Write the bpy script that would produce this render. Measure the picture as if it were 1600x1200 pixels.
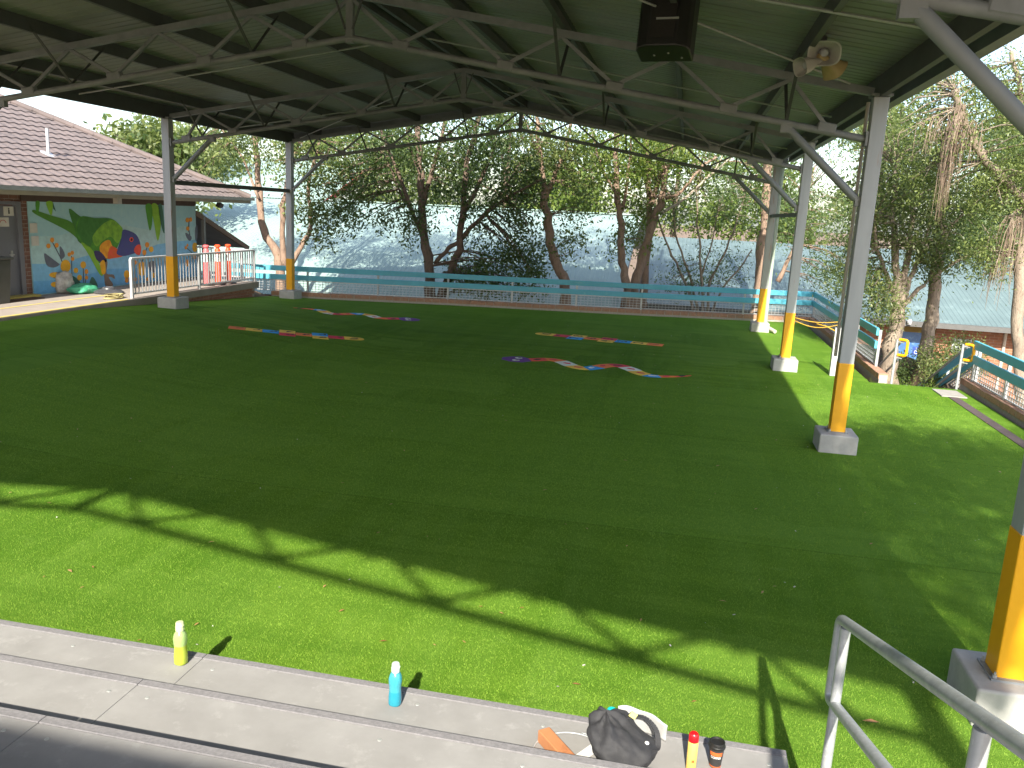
import bpy, bmesh, math, random
import numpy as np
from mathutils import Vector, Matrix, noise as mnoise

random.seed(7); rng = np.random.default_rng(7)
scene = bpy.context.scene
for o in list(bpy.data.objects): bpy.data.objects.remove(o)
col = scene.collection

# ------------------------------------------------------------------ camera
CAM_H = 2.83; FPX = 1290.0
YAW, PITCH, ROLL = .197, .2055, -.0497
def cam_axes():
    cy, sy, cp, sp = math.cos(YAW), math.sin(YAW), math.cos(PITCH), math.sin(PITCH)
    fwd = Vector((-sy*cp, cy*cp, -sp)); r = Vector((cy, sy, 0)); d = fwd.cross(r)
    cr, sr = math.cos(ROLL), math.sin(ROLL)
    return cr*r + sr*d, -sr*r + cr*d, fwd
RIGHT, DOWN, FWD = cam_axes()
cam = bpy.data.objects.new('camera', bpy.data.cameras.new('camera')); col.objects.link(cam)
cam.data.sensor_width = 36; cam.data.lens = FPX/1600*36; cam.data.clip_end = 2000; cam.data.clip_start = .05
M = Matrix.Identity(4)
for i in range(3):
    M[i][0] = RIGHT[i]; M[i][1] = -DOWN[i]; M[i][2] = -FWD[i]
M[2][3] = CAM_H
cam.matrix_world = M
scene.camera = cam

# ------------------------------------------------------------------ light
SA, SB = -.11, 1.42                       # light moves this far in x and y for each metre it falls
el = math.atan2(1, math.hypot(SA, SB))
world = bpy.data.worlds.new('World'); scene.world = world; world.use_nodes = True
nt = world.node_tree; nt.nodes.clear()
wo = nt.nodes.new('ShaderNodeOutputWorld'); bg = nt.nodes.new('ShaderNodeBackground'); sky = nt.nodes.new('ShaderNodeTexSky')
sky.sky_type = 'NISHITA'; sky.sun_disc = False; sky.sun_elevation = el
sky.sun_rotation = math.atan2(-SA, -SB)
sky.air_density = 1.0; sky.dust_density = 1.6; sky.ozone_density = 1.0
tc = nt.nodes.new('ShaderNodeTexCoord'); cn = nt.nodes.new('ShaderNodeTexNoise'); cr_ = nt.nodes.new('ShaderNodeValToRGB'); mx = nt.nodes.new('ShaderNodeMix')
mx.data_type = 'RGBA'
cn.inputs['Scale'].default_value = 2.2; cn.inputs['Detail'].default_value = 6; cn.inputs['Roughness'].default_value = .6
cr_.color_ramp.elements[0].position = .50; cr_.color_ramp.elements[1].position = .74
nt.links.new(tc.outputs['Generated'], cn.inputs['Vector']); nt.links.new(cn.outputs['Fac'], cr_.inputs['Fac'])
nt.links.new(cr_.outputs['Color'], mx.inputs['Factor']); nt.links.new(sky.outputs['Color'], mx.inputs['A'])
mx.inputs['B'].default_value = (7.4, 7.8, 8.4, 1)
nt.links.new(mx.outputs['Result'], bg.inputs['Color']); bg.inputs['Strength'].default_value = .135
nt.links.new(bg.outputs['Background'], wo.inputs['Surface'])
sun = bpy.data.objects.new('sun', bpy.data.lights.new('sun', 'SUN')); col.objects.link(sun)
sun.data.energy = 4.6; sun.data.angle = math.radians(.8); sun.data.color = (1, .94, .80)
sun.rotation_euler = Vector((SA, SB, -1)).to_track_quat('-Z', 'Y').to_euler()
scene.view_settings.view_transform = 'Standard'; scene.view_settings.look = 'None'
scene.view_settings.gamma = 1; scene.view_settings.exposure = 1.42
try: scene.view_settings.use_curve_mapping = False
except Exception: pass
scene.render.engine = 'CYCLES'
scene.cycles.max_bounces = 8; scene.cycles.diffuse_bounces = 5; scene.cycles.transparent_max_bounces = 12

# ------------------------------------------------------------------ pixel helpers (photo pixels, 1600 x 1200)
CAMV = Vector((0, 0, CAM_H))
def ray(px, py): return RIGHT*((px-800)/FPX) + DOWN*((py-600)/FPX) + FWD
def at(px, py, z=0.0): d = ray(px, py); return CAMV + d*((z-CAM_H)/d.z)
def atX(px, py, X): d = ray(px, py); return CAMV + d*(X/d.x)
def atY(px, py, Y): d = ray(px, py); return CAMV + d*(Y/d.y)

def sstep(a, b, x):
    t = min(1, max(0, (x-a)/(b-a))); return t*t*(3-2*t)
def turf_z(x, y):
    return (1-sstep(-11.6, -5, x)) * min(.46, max(0.0, .36+(16.6-y)*.0557)) * .96
def turf_at(px, py):
    z = 0.0
    for _ in range(12):
        p = at(px, py, z); z = .5*z + .5*turf_z(p.x, p.y)
    return at(px, py, z)
FENCE = [(-13.6, 22.45), (-10.95, 22.95), (-6.86, 23.85), (-1.16, 24.75), (1.83, 25.45), (3.9, 25.98)]
def fence_y(x):
    for (x0, y0), (x1, y1) in zip(FENCE, FENCE[1:]):
        if x <= x1: return y0 + (y1-y0)*(x-x0)/(x1-x0)
    return FENCE[-1][1]

# ------------------------------------------------------------------ mesh helpers
class MB:
    def __init__(s): s.v = []; s.f = []
    def add(s, vs, fs):
        n = len(s.v); s.v += [tuple(v) for v in vs]; s.f += [tuple(i+n for i in f) for f in fs]; return s
    def box(s, c, d, R=None):
        c = Vector(c); hx, hy, hz = d[0]/2, d[1]/2, d[2]/2
        vs = [Vector((x*hx, y*hy, z*hz)) for x in (-1, 1) for y in (-1, 1) for z in (-1, 1)]
        if R is not None: vs = [R @ v for v in vs]
        return s.add([c+v for v in vs], [(0,1,3,2), (4,6,7,5), (0,4,5,1), (2,3,7,6), (0,2,6,4), (1,5,7,3)])
    def beam(s, p, q, w, h, up=(0, 0, 1)):
        p, q = Vector(p), Vector(q); d = q-p; L = d.length; d.normalize()
        side = d.cross(Vector(up)); 
        if side.length < 1e-4: side = d.cross(Vector((0, 1, 0)))
        side.normalize(); u = side.cross(d)
        R = Matrix((side, d, u)).transposed()
        return s.box((p+q)/2, (w, L, h), R)
    def cbeam(s, p, q, w, h, t, lipside=1):
        # channel section: web plus two flanges, length along p-q, height along z
        p, q = Vector(p), Vector(q); d = (q-p).normalized(); side = d.cross(Vector((0, 0, 1))).normalized(); u = side.cross(d)
        R = Matrix((side, d, u)).transposed(); L = (q-p).length; c = (p+q)/2
        s.box(c, (t, L, h), R)
        s.box(c + side*lipside*(w/2) + u*(h/2-t/2), (w-t, L-.002, t), R)
        s.box(c + side*lipside*(w/2) - u*(h/2-t/2), (w-t, L-.002, t), R)
        return s
    def tube(s, pts, rad, n=8, cap=True):
        pts = [Vector(p) for p in pts]
        if not hasattr(rad, '__len__'): rad = [rad]*len(pts)
        ref = None; base = len(s.v); vs = []
        for i, p in enumerate(pts):
            t = (pts[min(i+1, len(pts)-1)] - pts[max(i-1, 0)])
            if t.length < 1e-6: t = Vector((0, 0, 1))
            t.normalize()
            if ref is None:
                ref = t.cross(Vector((0, 0, 1)))
                if ref.length < .05: ref = t.cross(Vector((1, 0, 0)))
            ref = (ref - t*ref.dot(t)).normalized(); b = t.cross(ref)
            for k in range(n):
                a = 2*math.pi*k/n; vs.append(p + (ref*math.cos(a) + b*math.sin(a))*rad[i])
        fs = []
        for i in range(len(pts)-1):
            for k in range(n):
                k2 = (k+1) % n; fs.append((i*n+k, i*n+k2, (i+1)*n+k2, (i+1)*n+k))
        if cap: fs.append(tuple(range(n-1, -1, -1))); m = (len(pts)-1)*n; fs.append(tuple(m+k for k in range(n)))
        return s.add(vs, fs)
    def lathe(s, prof, c=(0, 0, 0), n=24, sx=1, sy=1, pw=2.0):
        c = Vector(c); vs = []; fs = []
        for r, z in prof:
            for k in range(n):
                a = 2*math.pi*k/n; ca, sa = math.cos(a), math.sin(a)
                if pw != 2.0:
                    ca = math.copysign(abs(ca)**(2/pw), ca); sa = math.copysign(abs(sa)**(2/pw), sa)
                vs.append(c + Vector((r*sx*ca, r*sy*sa, z)))
        for i in range(len(prof)-1):
            for k in range(n):
                k2 = (k+1) % n; fs.append((i*n+k, i*n+k2, (i+1)*n+k2, (i+1)*n+k))
        fs.append(tuple(range(n-1, -1, -1))); m = (len(prof)-1)*n; fs.append(tuple(m+k for k in range(n)))
        return s.add(vs, fs)
    def poly(s, pts, off):
        # flat outline with thickness: pts are 3-D, off is the extrusion vector
        n = len(pts); off = Vector(off); a = [Vector(p) for p in pts]
        fs = [tuple(range(n, 2*n)), tuple(range(n-1, -1, -1))] + [(i, (i+1) % n, n+(i+1) % n, n+i) for i in range(n)]
        return s.add(a + [p+off for p in a], fs)
    def mesh(s, name, smooth=False, bevel=0, bseg=2):
        me = bpy.data.meshes.new(name); me.from_pydata(s.v, [], s.f)
        bm = bmesh.new(); bm.from_mesh(me)
        bmesh.ops.recalc_face_normals(bm, faces=bm.faces)
        if bevel:
            bmesh.ops.bevel(bm, geom=[e for e in bm.edges if e.is_manifold and e.calc_face_angle(0) > .6], offset=bevel, segments=bseg, affect='EDGES', profile=.5)
        bm.to_mesh(me); bm.free()
        if smooth:
            me.shade_smooth() if smooth is True else None
            if smooth == 'auto':
                me.shade_smooth()
                try: me.set_sharp_from_angle(angle=math.radians(40))
                except Exception: pass
        return me

def bend(pts, r=.05, n=5):
    out = [Vector(pts[0])]
    for i in range(1, len(pts)-1):
        p_, a, b = Vector(pts[i]), (Vector(pts[i-1])-Vector(pts[i])).normalized(), (Vector(pts[i+1])-Vector(pts[i])).normalized()
        for k in range(n+1):
            t_ = k/n; out.append((p_+a*r)*(1-t_)**2+p_*2*t_*(1-t_)+(p_+b*r)*t_**2)
    out.append(Vector(pts[-1])); return out

def link(name, me, mat=None, parent=None, loc=None, rot=None, **props):
    o = bpy.data.objects.new(name, me); col.objects.link(o)
    if mat is not None and me is not None and len(me.materials) == 0: me.materials.append(mat)
    if loc is not None: o.location = loc
    if rot is not None: o.rotation_euler = rot
    if parent is not None:
        o.parent = parent; o.matrix_parent_inverse = PINV.get(parent.name, Matrix.Identity(4))
    for k, v in props.items(): o[k] = v
    return o
PINV = {}
def reg(o, L): PINV[o.name] = Matrix.Translation(-Vector(L)); return o
def part(name, mb, mat, parent, smooth=False, bevel=0, bseg=2, **props):
    o = link(name, mb.mesh(name, smooth, bevel, bseg), mat, parent, **props)
    return o
def thing(name, label, cat, loc=(0, 0, 0), group=None):
    o = bpy.data.objects.new(name, None); col.objects.link(o); o.location = loc; o.empty_display_size = .1
    o['label'] = label; o['category'] = cat
    if group: o['group'] = group
    return reg(o, loc)
def solo(name, mb, mat, label, cat, group=None, **kw):
    o = part(name, mb, mat, None, **kw); o['label'] = label; o['category'] = cat
    if group: o['group'] = group
    return o

# ------------------------------------------------------------------ materials
def newmat(name):
    m = bpy.data.materials.new(name); m.use_nodes = True; nt = m.node_tree
    return m, nt, nt.nodes['Principled BSDF']
def mixrgb(nt, a, b, fac, blend='MIX'):
    n = nt.nodes.new('ShaderNodeMix'); n.data_type = 'RGBA'; n.blend_type = blend
    for sock, v in (('A', a), ('B', b)):
        if hasattr(v, 'is_linked') or hasattr(v, 'links'): nt.links.new(v, n.inputs[sock])
        else: n.inputs[sock].default_value = (*v, 1)
    if hasattr(fac, 'links'): nt.links.new(fac, n.inputs['Factor'])
    else: n.inputs['Factor'].default_value = fac
    return n.outputs['Result']
def noise(nt, scale, detail=4, rough=.55, vec=None, dist=0):
    n = nt.nodes.new('ShaderNodeTexNoise'); n.inputs['Scale'].default_value = scale; n.inputs['Detail'].default_value = detail
    n.inputs['Roughness'].default_value = rough; n.inputs['Distortion'].default_value = dist
    if vec is not None: nt.links.new(vec, n.inputs['Vector'])
    return n.outputs['Fac']
def ramp(nt, fac, lo, hi):
    n = nt.nodes.new('ShaderNodeMapRange'); n.inputs['From Min'].default_value = lo; n.inputs['From Max'].default_value = hi
    nt.links.new(fac, n.inputs['Value']); return n.outputs['Result']
def pos(nt, scale=(1, 1, 1)):
    g = nt.nodes.new('ShaderNodeNewGeometry'); mp = nt.nodes.new('ShaderNodeMapping'); mp.inputs['Scale'].default_value = scale
    nt.links.new(g.outputs['Position'], mp.inputs['Vector']); return mp.outputs['Vector']
def bumpn(nt, bs, h, strength, dist):
    b = nt.nodes.new('ShaderNodeBump'); b.inputs['Strength'].default_value = strength; b.inputs['Distance'].default_value = dist
    nt.links.new(h, b.inputs['Height']); nt.links.new(b.outputs['Normal'], bs.inputs['Normal'])
def plain(name, c1, c2=None, rough=.6, scale=6, metal=0, bump=0, bdist=.01, wear=None, wscale=3, wlo=.55, whi=.7, spec=None, vs=(1, 1, 1)):
    m, nt, b = newmat(name); v = pos(nt, vs)
    if c2 is None: c2 = tuple(x*.78 for x in c1)
    f = ramp(nt, noise(nt, scale, 6, .6, v), .32, .68)
    c = mixrgb(nt, c1, c2, f)
    if wear is not None: c = mixrgb(nt, c, wear, ramp(nt, noise(nt, wscale, 8, .7, v), wlo, whi))
    nt.links.new(c, b.inputs['Base Color']); b.inputs['Roughness'].default_value = rough; b.inputs['Metallic'].default_value = metal
    if spec is not None: b.inputs['Specular IOR Level'].default_value = spec
    if bump: bumpn(nt, b, noise(nt, scale*6, 4, .6, v), bump, bdist)
    return m

def m_turf(name='turf', blade=False):
    m, nt, b = newmat(name); v = pos(nt)
    def mul(f, k):
        mm = nt.nodes.new('ShaderNodeMath'); mm.operation = 'MULTIPLY'; mm.inputs[1].default_value = k; nt.links.new(f, mm.inputs[0]); return mm.outputs[0]
    big = ramp(nt, noise(nt, .5, 6, .65, v, .6), .34, .66)
    c = mixrgb(nt, (0.0718, 0.1658, 0.0117), (0.1703, 0.2975, 0.0306), big)
    # brushed patches: each cell of infill lies its own way
    dst = nt.nodes.new('ShaderNodeTexNoise'); dst.inputs['Scale'].default_value = 2.4; dst.inputs['Detail'].default_value = 5; nt.links.new(v, dst.inputs['Vector'])
    add = nt.nodes.new('ShaderNodeVectorMath'); add.operation = 'MULTIPLY_ADD'; add.inputs[1].default_value = (.5, .5, 0); nt.links.new(dst.outputs['Color'], add.inputs[0]); nt.links.new(v, add.inputs[2])
    vo = nt.nodes.new('ShaderNodeTexVoronoi'); vo.inputs['Scale'].default_value = .62; vo.distance = 'CHEBYCHEV'; nt.links.new(add.outputs[0], vo.inputs['Vector'])
    sx = nt.nodes.new('ShaderNodeSeparateColor'); nt.links.new(vo.outputs['Color'], sx.inputs[0])
    c = mixrgb(nt, c, (0.1841, 0.3218, 0.0540), mul(ramp(nt, sx.outputs[0], .40, 1.0), .72))
    c = mixrgb(nt, c, (0.0415, 0.1219, 0.0081), mul(ramp(nt, sx.outputs[1], .50, 1.0), .66))
    strip = ramp(nt, noise(nt, 1.0, 4, .6, pos(nt, (3.2, .22, 1)), .5), .42, .64)
    c = mixrgb(nt, c, (0.1888, 0.3267, 0.0540), mul(strip, .45))
    st2 = ramp(nt, noise(nt, 1.0, 4, .6, pos(nt, (.3, 4.0, 1)), .5), .46, .62)
    c = mixrgb(nt, c, (0.0460, 0.1268, 0.0090), mul(st2, .42))
    sp_ = nt.nodes.new('ShaderNodeSeparateXYZ'); nt.links.new(v, sp_.inputs[0])
    dv = mul(sp_.outputs['Y'], 1/3.66)
    fl_ = nt.nodes.new('ShaderNodeMath'); fl_.operation = 'FLOOR'; nt.links.new(dv, fl_.inputs[0])
    wn_ = nt.nodes.new('ShaderNodeTexWhiteNoise'); wn_.noise_dimensions = '1D'; nt.links.new(fl_.outputs[0], wn_.inputs['W'])
    c = mixrgb(nt, c, (0.1739, 0.3251, 0.0450), mul(wn_.outputs['Value'], .45))
    fr_ = nt.nodes.new('ShaderNodeMath'); fr_.operation = 'FRACT'; nt.links.new(dv, fr_.inputs[0])
    seam = nt.nodes.new('ShaderNodeMath'); seam.operation = 'LESS_THAN'; seam.inputs[1].default_value = .007; nt.links.new(fr_.outputs[0], seam.inputs[0])
    c = mixrgb(nt, c, (0.0307, 0.0921, 0.0080), mul(seam.outputs[0], .5))
    scuff = ramp(nt, noise(nt, 2.1, 8, .75, v, 1.2), .60, .74)
    c = mixrgb(nt, c, (0.2486, 0.3706, 0.0990), mul(scuff, .5))
    fine = ramp(nt, noise(nt, 85, 3, .7, v), .25, .75)
    mf = ramp(nt, noise(nt, 22, 5, .7, v), .25, .75)
    c2 = mixrgb(nt, (0.0460, 0.1219, 0.0072), (0.2071, 0.3706, 0.0450), fine)
    c = mixrgb(nt, c, c2, .30)
    c = mixrgb(nt, c, (0.0415, 0.1317, 0.0090), mul(mf, .32))
    if blade:
        g = nt.nodes.new('ShaderNodeNewGeometry')
        c = mixrgb(nt, c, mixrgb(nt, (0.0737, 0.1658, 0.0108), (0.3683, 0.4876, 0.0855), g.outputs['Random Per Island']), .45)
    nt.links.new(c, b.inputs['Base Color']); b.inputs['Roughness'].default_value = .75; b.inputs['Specular IOR Level'].default_value = .03
    if not blade: bumpn(nt, b, noise(nt, 130, 3, .7, v), .8, .02)
    return m
def m_leaf(name, c1, c2, trans=.35):
    m, nt, b = newmat(name); g = nt.nodes.new('ShaderNodeNewGeometry')
    c = mixrgb(nt, c1, c2, g.outputs['Random Per Island'])
    nt.links.new(c, b.inputs['Base Color']); b.inputs['Roughness'].default_value = .42; b.inputs['Specular IOR Level'].default_value = .4
    t = nt.nodes.new('ShaderNodeBsdfTranslucent'); mxs = nt.nodes.new('ShaderNodeMixShader'); mxs.inputs[0].default_value = trans
    nt.links.new(mixrgb(nt, c, (.35, .5, .05), .35), t.inputs['Color'])
    nt.links.new(b.outputs[0], mxs.inputs[1]); nt.links.new(t.outputs[0], mxs.inputs[2])
    nt.links.new(mxs.outputs[0], nt.nodes['Material Output'].inputs['Surface'])
    return m
def m_bark(name, c1, c2, c3):
    m, nt, b = newmat(name); v = pos(nt, (1, 1, .35))
    c = mixrgb(nt, c1, c2, ramp(nt, noise(nt, 3.5, 6, .65, v), .35, .65))
    c = mixrgb(nt, c, c3, ramp(nt, noise(nt, 16, 6, .7, v, .5), .5, .72))
    nt.links.new(c, b.inputs['Base Color']); b.inputs['Roughness'].default_value = .9
    bumpn(nt, b, noise(nt, 22, 6, .7, v, .6), .9, .04); return m
def m_brick(name, c1, c2, mortar, vec='xz', sc=1.0):
    m, nt, b = newmat(name); g = nt.nodes.new('ShaderNodeNewGeometry'); sx = nt.nodes.new('ShaderNodeSeparateXYZ'); cx = nt.nodes.new('ShaderNodeCombineXYZ')
    nt.links.new(g.outputs['Position'], sx.inputs[0])
    nt.links.new(sx.outputs['X' if vec == 'xz' else 'Y'], cx.inputs['X']); nt.links.new(sx.outputs['Z'], cx.inputs['Y'])
    t = nt.nodes.new('ShaderNodeTexBrick'); t.inputs['Color1'].default_value = (*c1, 1); t.inputs['Color2'].default_value = (*c2, 1); t.inputs['Mortar'].default_value = (*mortar, 1)
    t.inputs['Scale'].default_value = sc; t.inputs['Mortar Size'].default_value = .006; t.inputs['Brick Width'].default_value = .24; t.inputs['Row Height'].default_value = .086; t.inputs['Bias'].default_value = 0
    nt.links.new(cx.outputs[0], t.inputs['Vector'])
    c = mixrgb(nt, t.outputs['Color'], tuple(x*.6 for x in c1), ramp(nt, noise(nt, 5, 5, .6, pos(nt)), .45, .75))
    nt.links.new(c, b.inputs['Base Color']); b.inputs['Roughness'].default_value = .85
    bumpn(nt, b, t.outputs['Fac'], -.5, .008); return m
def m_plastic(name, c, trans=.0, rough=.3, sss=0.0):
    m, nt, b = newmat(name); b.inputs['Base Color'].default_value = (*c, 1); b.inputs['Roughness'].default_value = rough
    b.inputs['Transmission Weight'].default_value = trans
    if sss:
        b.inputs['Subsurface Weight'].default_value = sss; b.inputs['Subsurface Radius'].default_value = (.05, .05, .05)
    return m

MT = m_turf(); MTB = m_turf('turf_blade', True)
MGROUND = plain('mulch', (.13, .085, .055), (.22, .15, .10), .95, 9, bump=.8, bdist=.04, wear=(.32, .24, .17), wscale=14, wlo=.58, whi=.7)
MCONC = plain('footpath_concrete', (.34, .29, .255), (.27, .23, .205), .85, 2.5, bump=.25, wear=(.25, .22, .2), wscale=1.4, wlo=.55, whi=.8)
MBLOCK = plain('footing_concrete', (.41, .40, .39), (.33, .325, .315), .8, 9, bump=.2, wear=(.30, .29, .28), wscale=25, wlo=.62, whi=.75)
MPANEL = plain('fibre_cement', (.285, .278, .275), (.23, .223, .22), .75, 3.2, bump=.08, wear=(.345, .337, .333), wscale=9, wlo=.56, whi=.80)
MNOSE = plain('nosing_grit', (.155, .15, .16), (.225, .215, .225), .9, 60, bump=.6, bdist=.004)
MGREY = plain('grey_paint', (.23, .245, .255), (.18, .195, .205), .5, 3.0, bump=.05, wear=(.30, .17, .09), wscale=5, wlo=.70, whi=.80, vs=(1, 1, .3))
MCOLM = plain('column_grey_paint', (.37, .39, .41), (.30, .32, .34), .45, 2.2, wear=(.30, .15, .07), wscale=3.5, wlo=.60, whi=.70, vs=(3, 3, .3))
MSTEEL = plain('truss_steel', (.24, .25, .255), (.17, .18, .185), .55, 4, wear=(.2, .12, .08), wscale=7, wlo=.7, whi=.82)
MPURL = plain('purlin_steel', (.085, .09, .088), (.06, .065, .062), .55, 3)
MROD = plain('galvanised_rod', (.42, .43, .42), (.33, .34, .33), .45, 12, metal=.3)
MROOF = plain('roof_sheet', (.28, .285, .265), (.23, .235, .215), .5, 1.4, wear=(.22, .22, .17), wscale=2.2, wlo=.6, whi=.78)
MYEL = plain('yellow_paint', (.80, .39, .006), (.74, .34, .004), .5, 4, wear=(.55, .25, .02), wscale=5, wlo=.62, whi=.8)
MGALV = plain('galvanised_pipe', (.46, .475, .49), (.36, .375, .39), .42, 18, metal=.35, bump=.05, wear=(.55, .56, .57), wscale=30)
MWHITE = plain('white_rail_paint', (.46, .46, .48), (.38, .38, .40), .5, 5)
MCREAM = plain('cream_trim', (.52, .47, .40), (.45, .40, .34), .6, 3)
MBLUE = plain('blue_rail_paint', (.09, .40, .54), (.075, .34, .47), .5, 3, wear=(.14, .42, .52), wscale=6)
MBRICKR = plain('red_brick', (.36, .17, .105), (.27, .12, .075), .9, 14, bump=.5, wear=(.42, .25, .17), wscale=9)
MBRICKK = plain('kerb_brick', (.40, .225, .15), (.31, .165, .11), .9, 14, bump=.5, wear=(.30, .22, .16), wscale=6, wlo=.5, whi=.7)
MMORT = plain('mortar', (.40, .36, .32), None, .95, 20)
MTILE = plain('roof_tile', (.185, .145, .138), (.135, .108, .104), .85, 2.4, bump=.2, wear=(.085, .07, .07), wscale=2.2, wlo=.55, whi=.72)
MPALE = plain('pale_green_roof', (.28, .375, .355), (.235, .32, .305), .38, .7, wear=(.13, .18, .185), wscale=1.1, wlo=.55, whi=.8, spec=.25)
MPALE2 = plain('darker_pale_roof', (.135, .19, .195), (.11, .155, .16), .5, .9, wear=(.22, .29, .29), wscale=1.6, wlo=.55, whi=.75)  # darker copy of the pale roof colour, with paler mottling
MDARK = plain('dark_void', (.03, .03, .03), (.02, .02, .02), .8)
MDOOR = plain('grey_door_paint', (.17, .175, .20), (.145, .15, .175), .45, 2)
MPAPER = plain('paper', (.62, .60, .55), None, .8, 3)
MBLACK = plain('black_plastic', (.018, .018, .018), (.012, .012, .012), .45, 5)
MRED = plain('red_print', (.5, .05, .04), None, .6)
MBIN = plain('bin_plastic', (.06, .065, .06), None, .5, 4)
MWALLB = m_brick('brown_brick_wall', (.21, .10, .07), (.15, .075, .055), (.30, .26, .23), 'yz')
MWALLR = m_brick('red_brick_wall', (.30, .125, .065), (.22, .09, .05), (.30, .23, .18), 'xz')

# ------------------------------------------------------------------ setting: turf, ground, footpath
def grid_mesh(name, xs, ycols, zf):
    vs, fs = [], []; n = len(ycols[0])
    for x, ys in zip(xs, ycols):
        for y in ys: vs.append((x, y, zf(x, y)))
    for i in range(len(xs)-1):
        for j in range(n-1): fs.append((i*n+j, (i+1)*n+j, (i+1)*n+j+1, i*n+j+1))
    return vs, fs
mb = MB(); NY = 40
xs = [-12.02 + i*(3.62+12.02)/48 for i in range(49)]
v, f = grid_mesh('t', xs, [[2.2 + (fence_y(x)-.06-2.2)*j/NY for j in range(NY+1)] for x in xs], turf_z); mb.add(v, f)
xs = [3.62, 3.8, 4.2, 4.6, 5.0, 5.22]
v, f = grid_mesh('t', xs, [[2.2 + (16.42-2.2)*j/30 for j in range(31)] for x in xs], turf_z); mb.add(v, f)
turf = part('artificial_turf', mb, MT, None, smooth=True); turf['kind'] = 'structure'
bm_ = bmesh.new(); bm_.from_mesh(turf.data); bmesh.ops.remove_doubles(bm_, verts=bm_.verts, dist=.001); bm_.to_mesh(turf.data); bm_.free()

def ground_z(x, y):
    fy = fence_y(x) if x < 3.9 else 16.3
    d = max(y-fy-.25, 0)
    if x > 3.9: d = max(y-16.4, 0) if x < 5.4 else max(0, x-5.5)*.9 + max(0, y-19)*.2
    z = -.09 - 2.3*sstep(0, 5.0, d)
    if x < -12: z = max(z, .30 - 2.7*sstep(21.9, 27, y))
    if -12.3 < x <= 3.9 and y < fy: z = -.10
    return z
gx = [-600, -200, -80, -50, -40, -32] + [-28 + .5*i for i in range(91)] + [20, 26, 34, 50, 80, 200, 600]
gy = [-400, -100, -40, -20, -10] + [-5 + .5*i for i in range(81)] + [38, 42, 48, 56, 70, 100, 200, 500, 900]
v, f = grid_mesh('g', gx, [gy]*len(gx), ground_z)
g = part('ground', MB().add(v, f), MGROUND, None, smooth=True); g['kind'] = 'structure'

# near grass blades: real geometry on the turf close to the steps
def blades(n):
    P = np.empty((n, 2)); k = 0
    while k < n:
        m = n*2; y = 4.02 + 15.0*rng.random(m)**2.0; x = -9 + 14*rng.random(m)
        ok = (x > -.95*y-1.2) & (x < np.minimum(.42*y+.9, 5.1)) & (rng.random(m) < np.clip((17.5-y)/9, 0, 1)); x, y = x[ok], y[ok]; t = min(len(x), n-k)
        P[k:k+t, 0] = x[:t]; P[k:k+t, 1] = y[:t]; k += t
    # concrete footings and steps stay clear
    keep = ~((abs(P[:, 0]-2.125) < .27) & ((abs(P[:, 1]-5.1) < .28) | (abs(P[:, 1]-11.1) < .28)))
    P = P[keep]; n = len(P)
    z0 = np.array([turf_z(a, b) for a, b in P]) - .004
    ang = rng.random(n)*2*np.pi; h = .007+.010*rng.random(n); w = .0014+.0013*rng.random(n); w = w*(1+np.clip(P[:, 1]-5, 0, 9)*.16)
    lean = .004+.011*rng.random(n); la = rng.random(n)*2*np.pi
    V = np.empty((n, 3, 3))
    V[:, 0] = np.stack([P[:, 0]-np.cos(ang)*w, P[:, 1]-np.sin(ang)*w, z0], 1)
    V[:, 1] = np.stack([P[:, 0]+np.cos(ang)*w, P[:, 1]+np.sin(ang)*w, z0], 1)
    V[:, 2] = np.stack([P[:, 0]+np.cos(la)*lean, P[:, 1]+np.sin(la)*lean, z0+h], 1)
    return fast_mesh('turf_blades', V.reshape(-1, 3), 3)
def fast_mesh(name, V, k):
    me = bpy.data.meshes.new(name); nv = len(V); nf = nv//k
    me.vertices.add(nv); me.vertices.foreach_set('co', np.ascontiguousarray(V, dtype=np.float32).ravel())
    me.loops.add(nv); me.loops.foreach_set('vertex_index', np.arange(nv, dtype=np.int32))
    me.polygons.add(nf); me.polygons.foreach_set('loop_start', np.arange(0, nv, k, dtype=np.int32))
    try: me.polygons.foreach_set('loop_total', np.full(nf, k, dtype=np.int32))
    except Exception: pass
    me.update(calc_edges=True); me.validate(); return me
o = link('turf_blades', blades(760000), MTB); o['kind'] = 'stuff'; o['label'] = 'short green blades of the artificial turf near the steps'; o['category'] = 'grass'

# footpath beside the mural
fp = part('footpath', MB().box((-13.1, 11.0, .41), (2.2, 22.0, .17)), MCONC, None, bevel=.01); fp['kind'] = 'structure'
MYLINE = plain('yellow_line_paint', (.66, .52, .12), (.55, .42, .12), .7, 6, wear=(.42, .37, .33), wscale=8, wlo=.55, whi=.7)
part('painted_line', MB().box((-12.09, 8.2, .4985), (.12, 16.2, .004)), MYLINE, fp)
part('painted_line', MB().box((-12.95, 8.6, .4985), (.07, 17.0, .004)), MYLINE, fp)
# brick base under the far end of the footpath
bw = MB(); wallb = part('brick_base', MB().box((-12.14, 19.6, .12), (.08, 4.6, .42)), MMORT, fp)
bme = MB().box((0, 0, 0), (.05, .218, .074)).mesh('brick', bevel=.004, bseg=1); bme.materials.append(MBRICKR)
for r in range(4):
    for k in range(19):
        link('brick', bme, None, wallb, (-12.095, 17.5+k*.23+(r % 2)*.11, .285-r*.084))
for r in range(4):
    for k in range(3):
        link('brick', bme, None, wallb, (-12.21+k*-.23, 21.9, .285-r*.084), (0, 0, math.pi/2))

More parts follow.
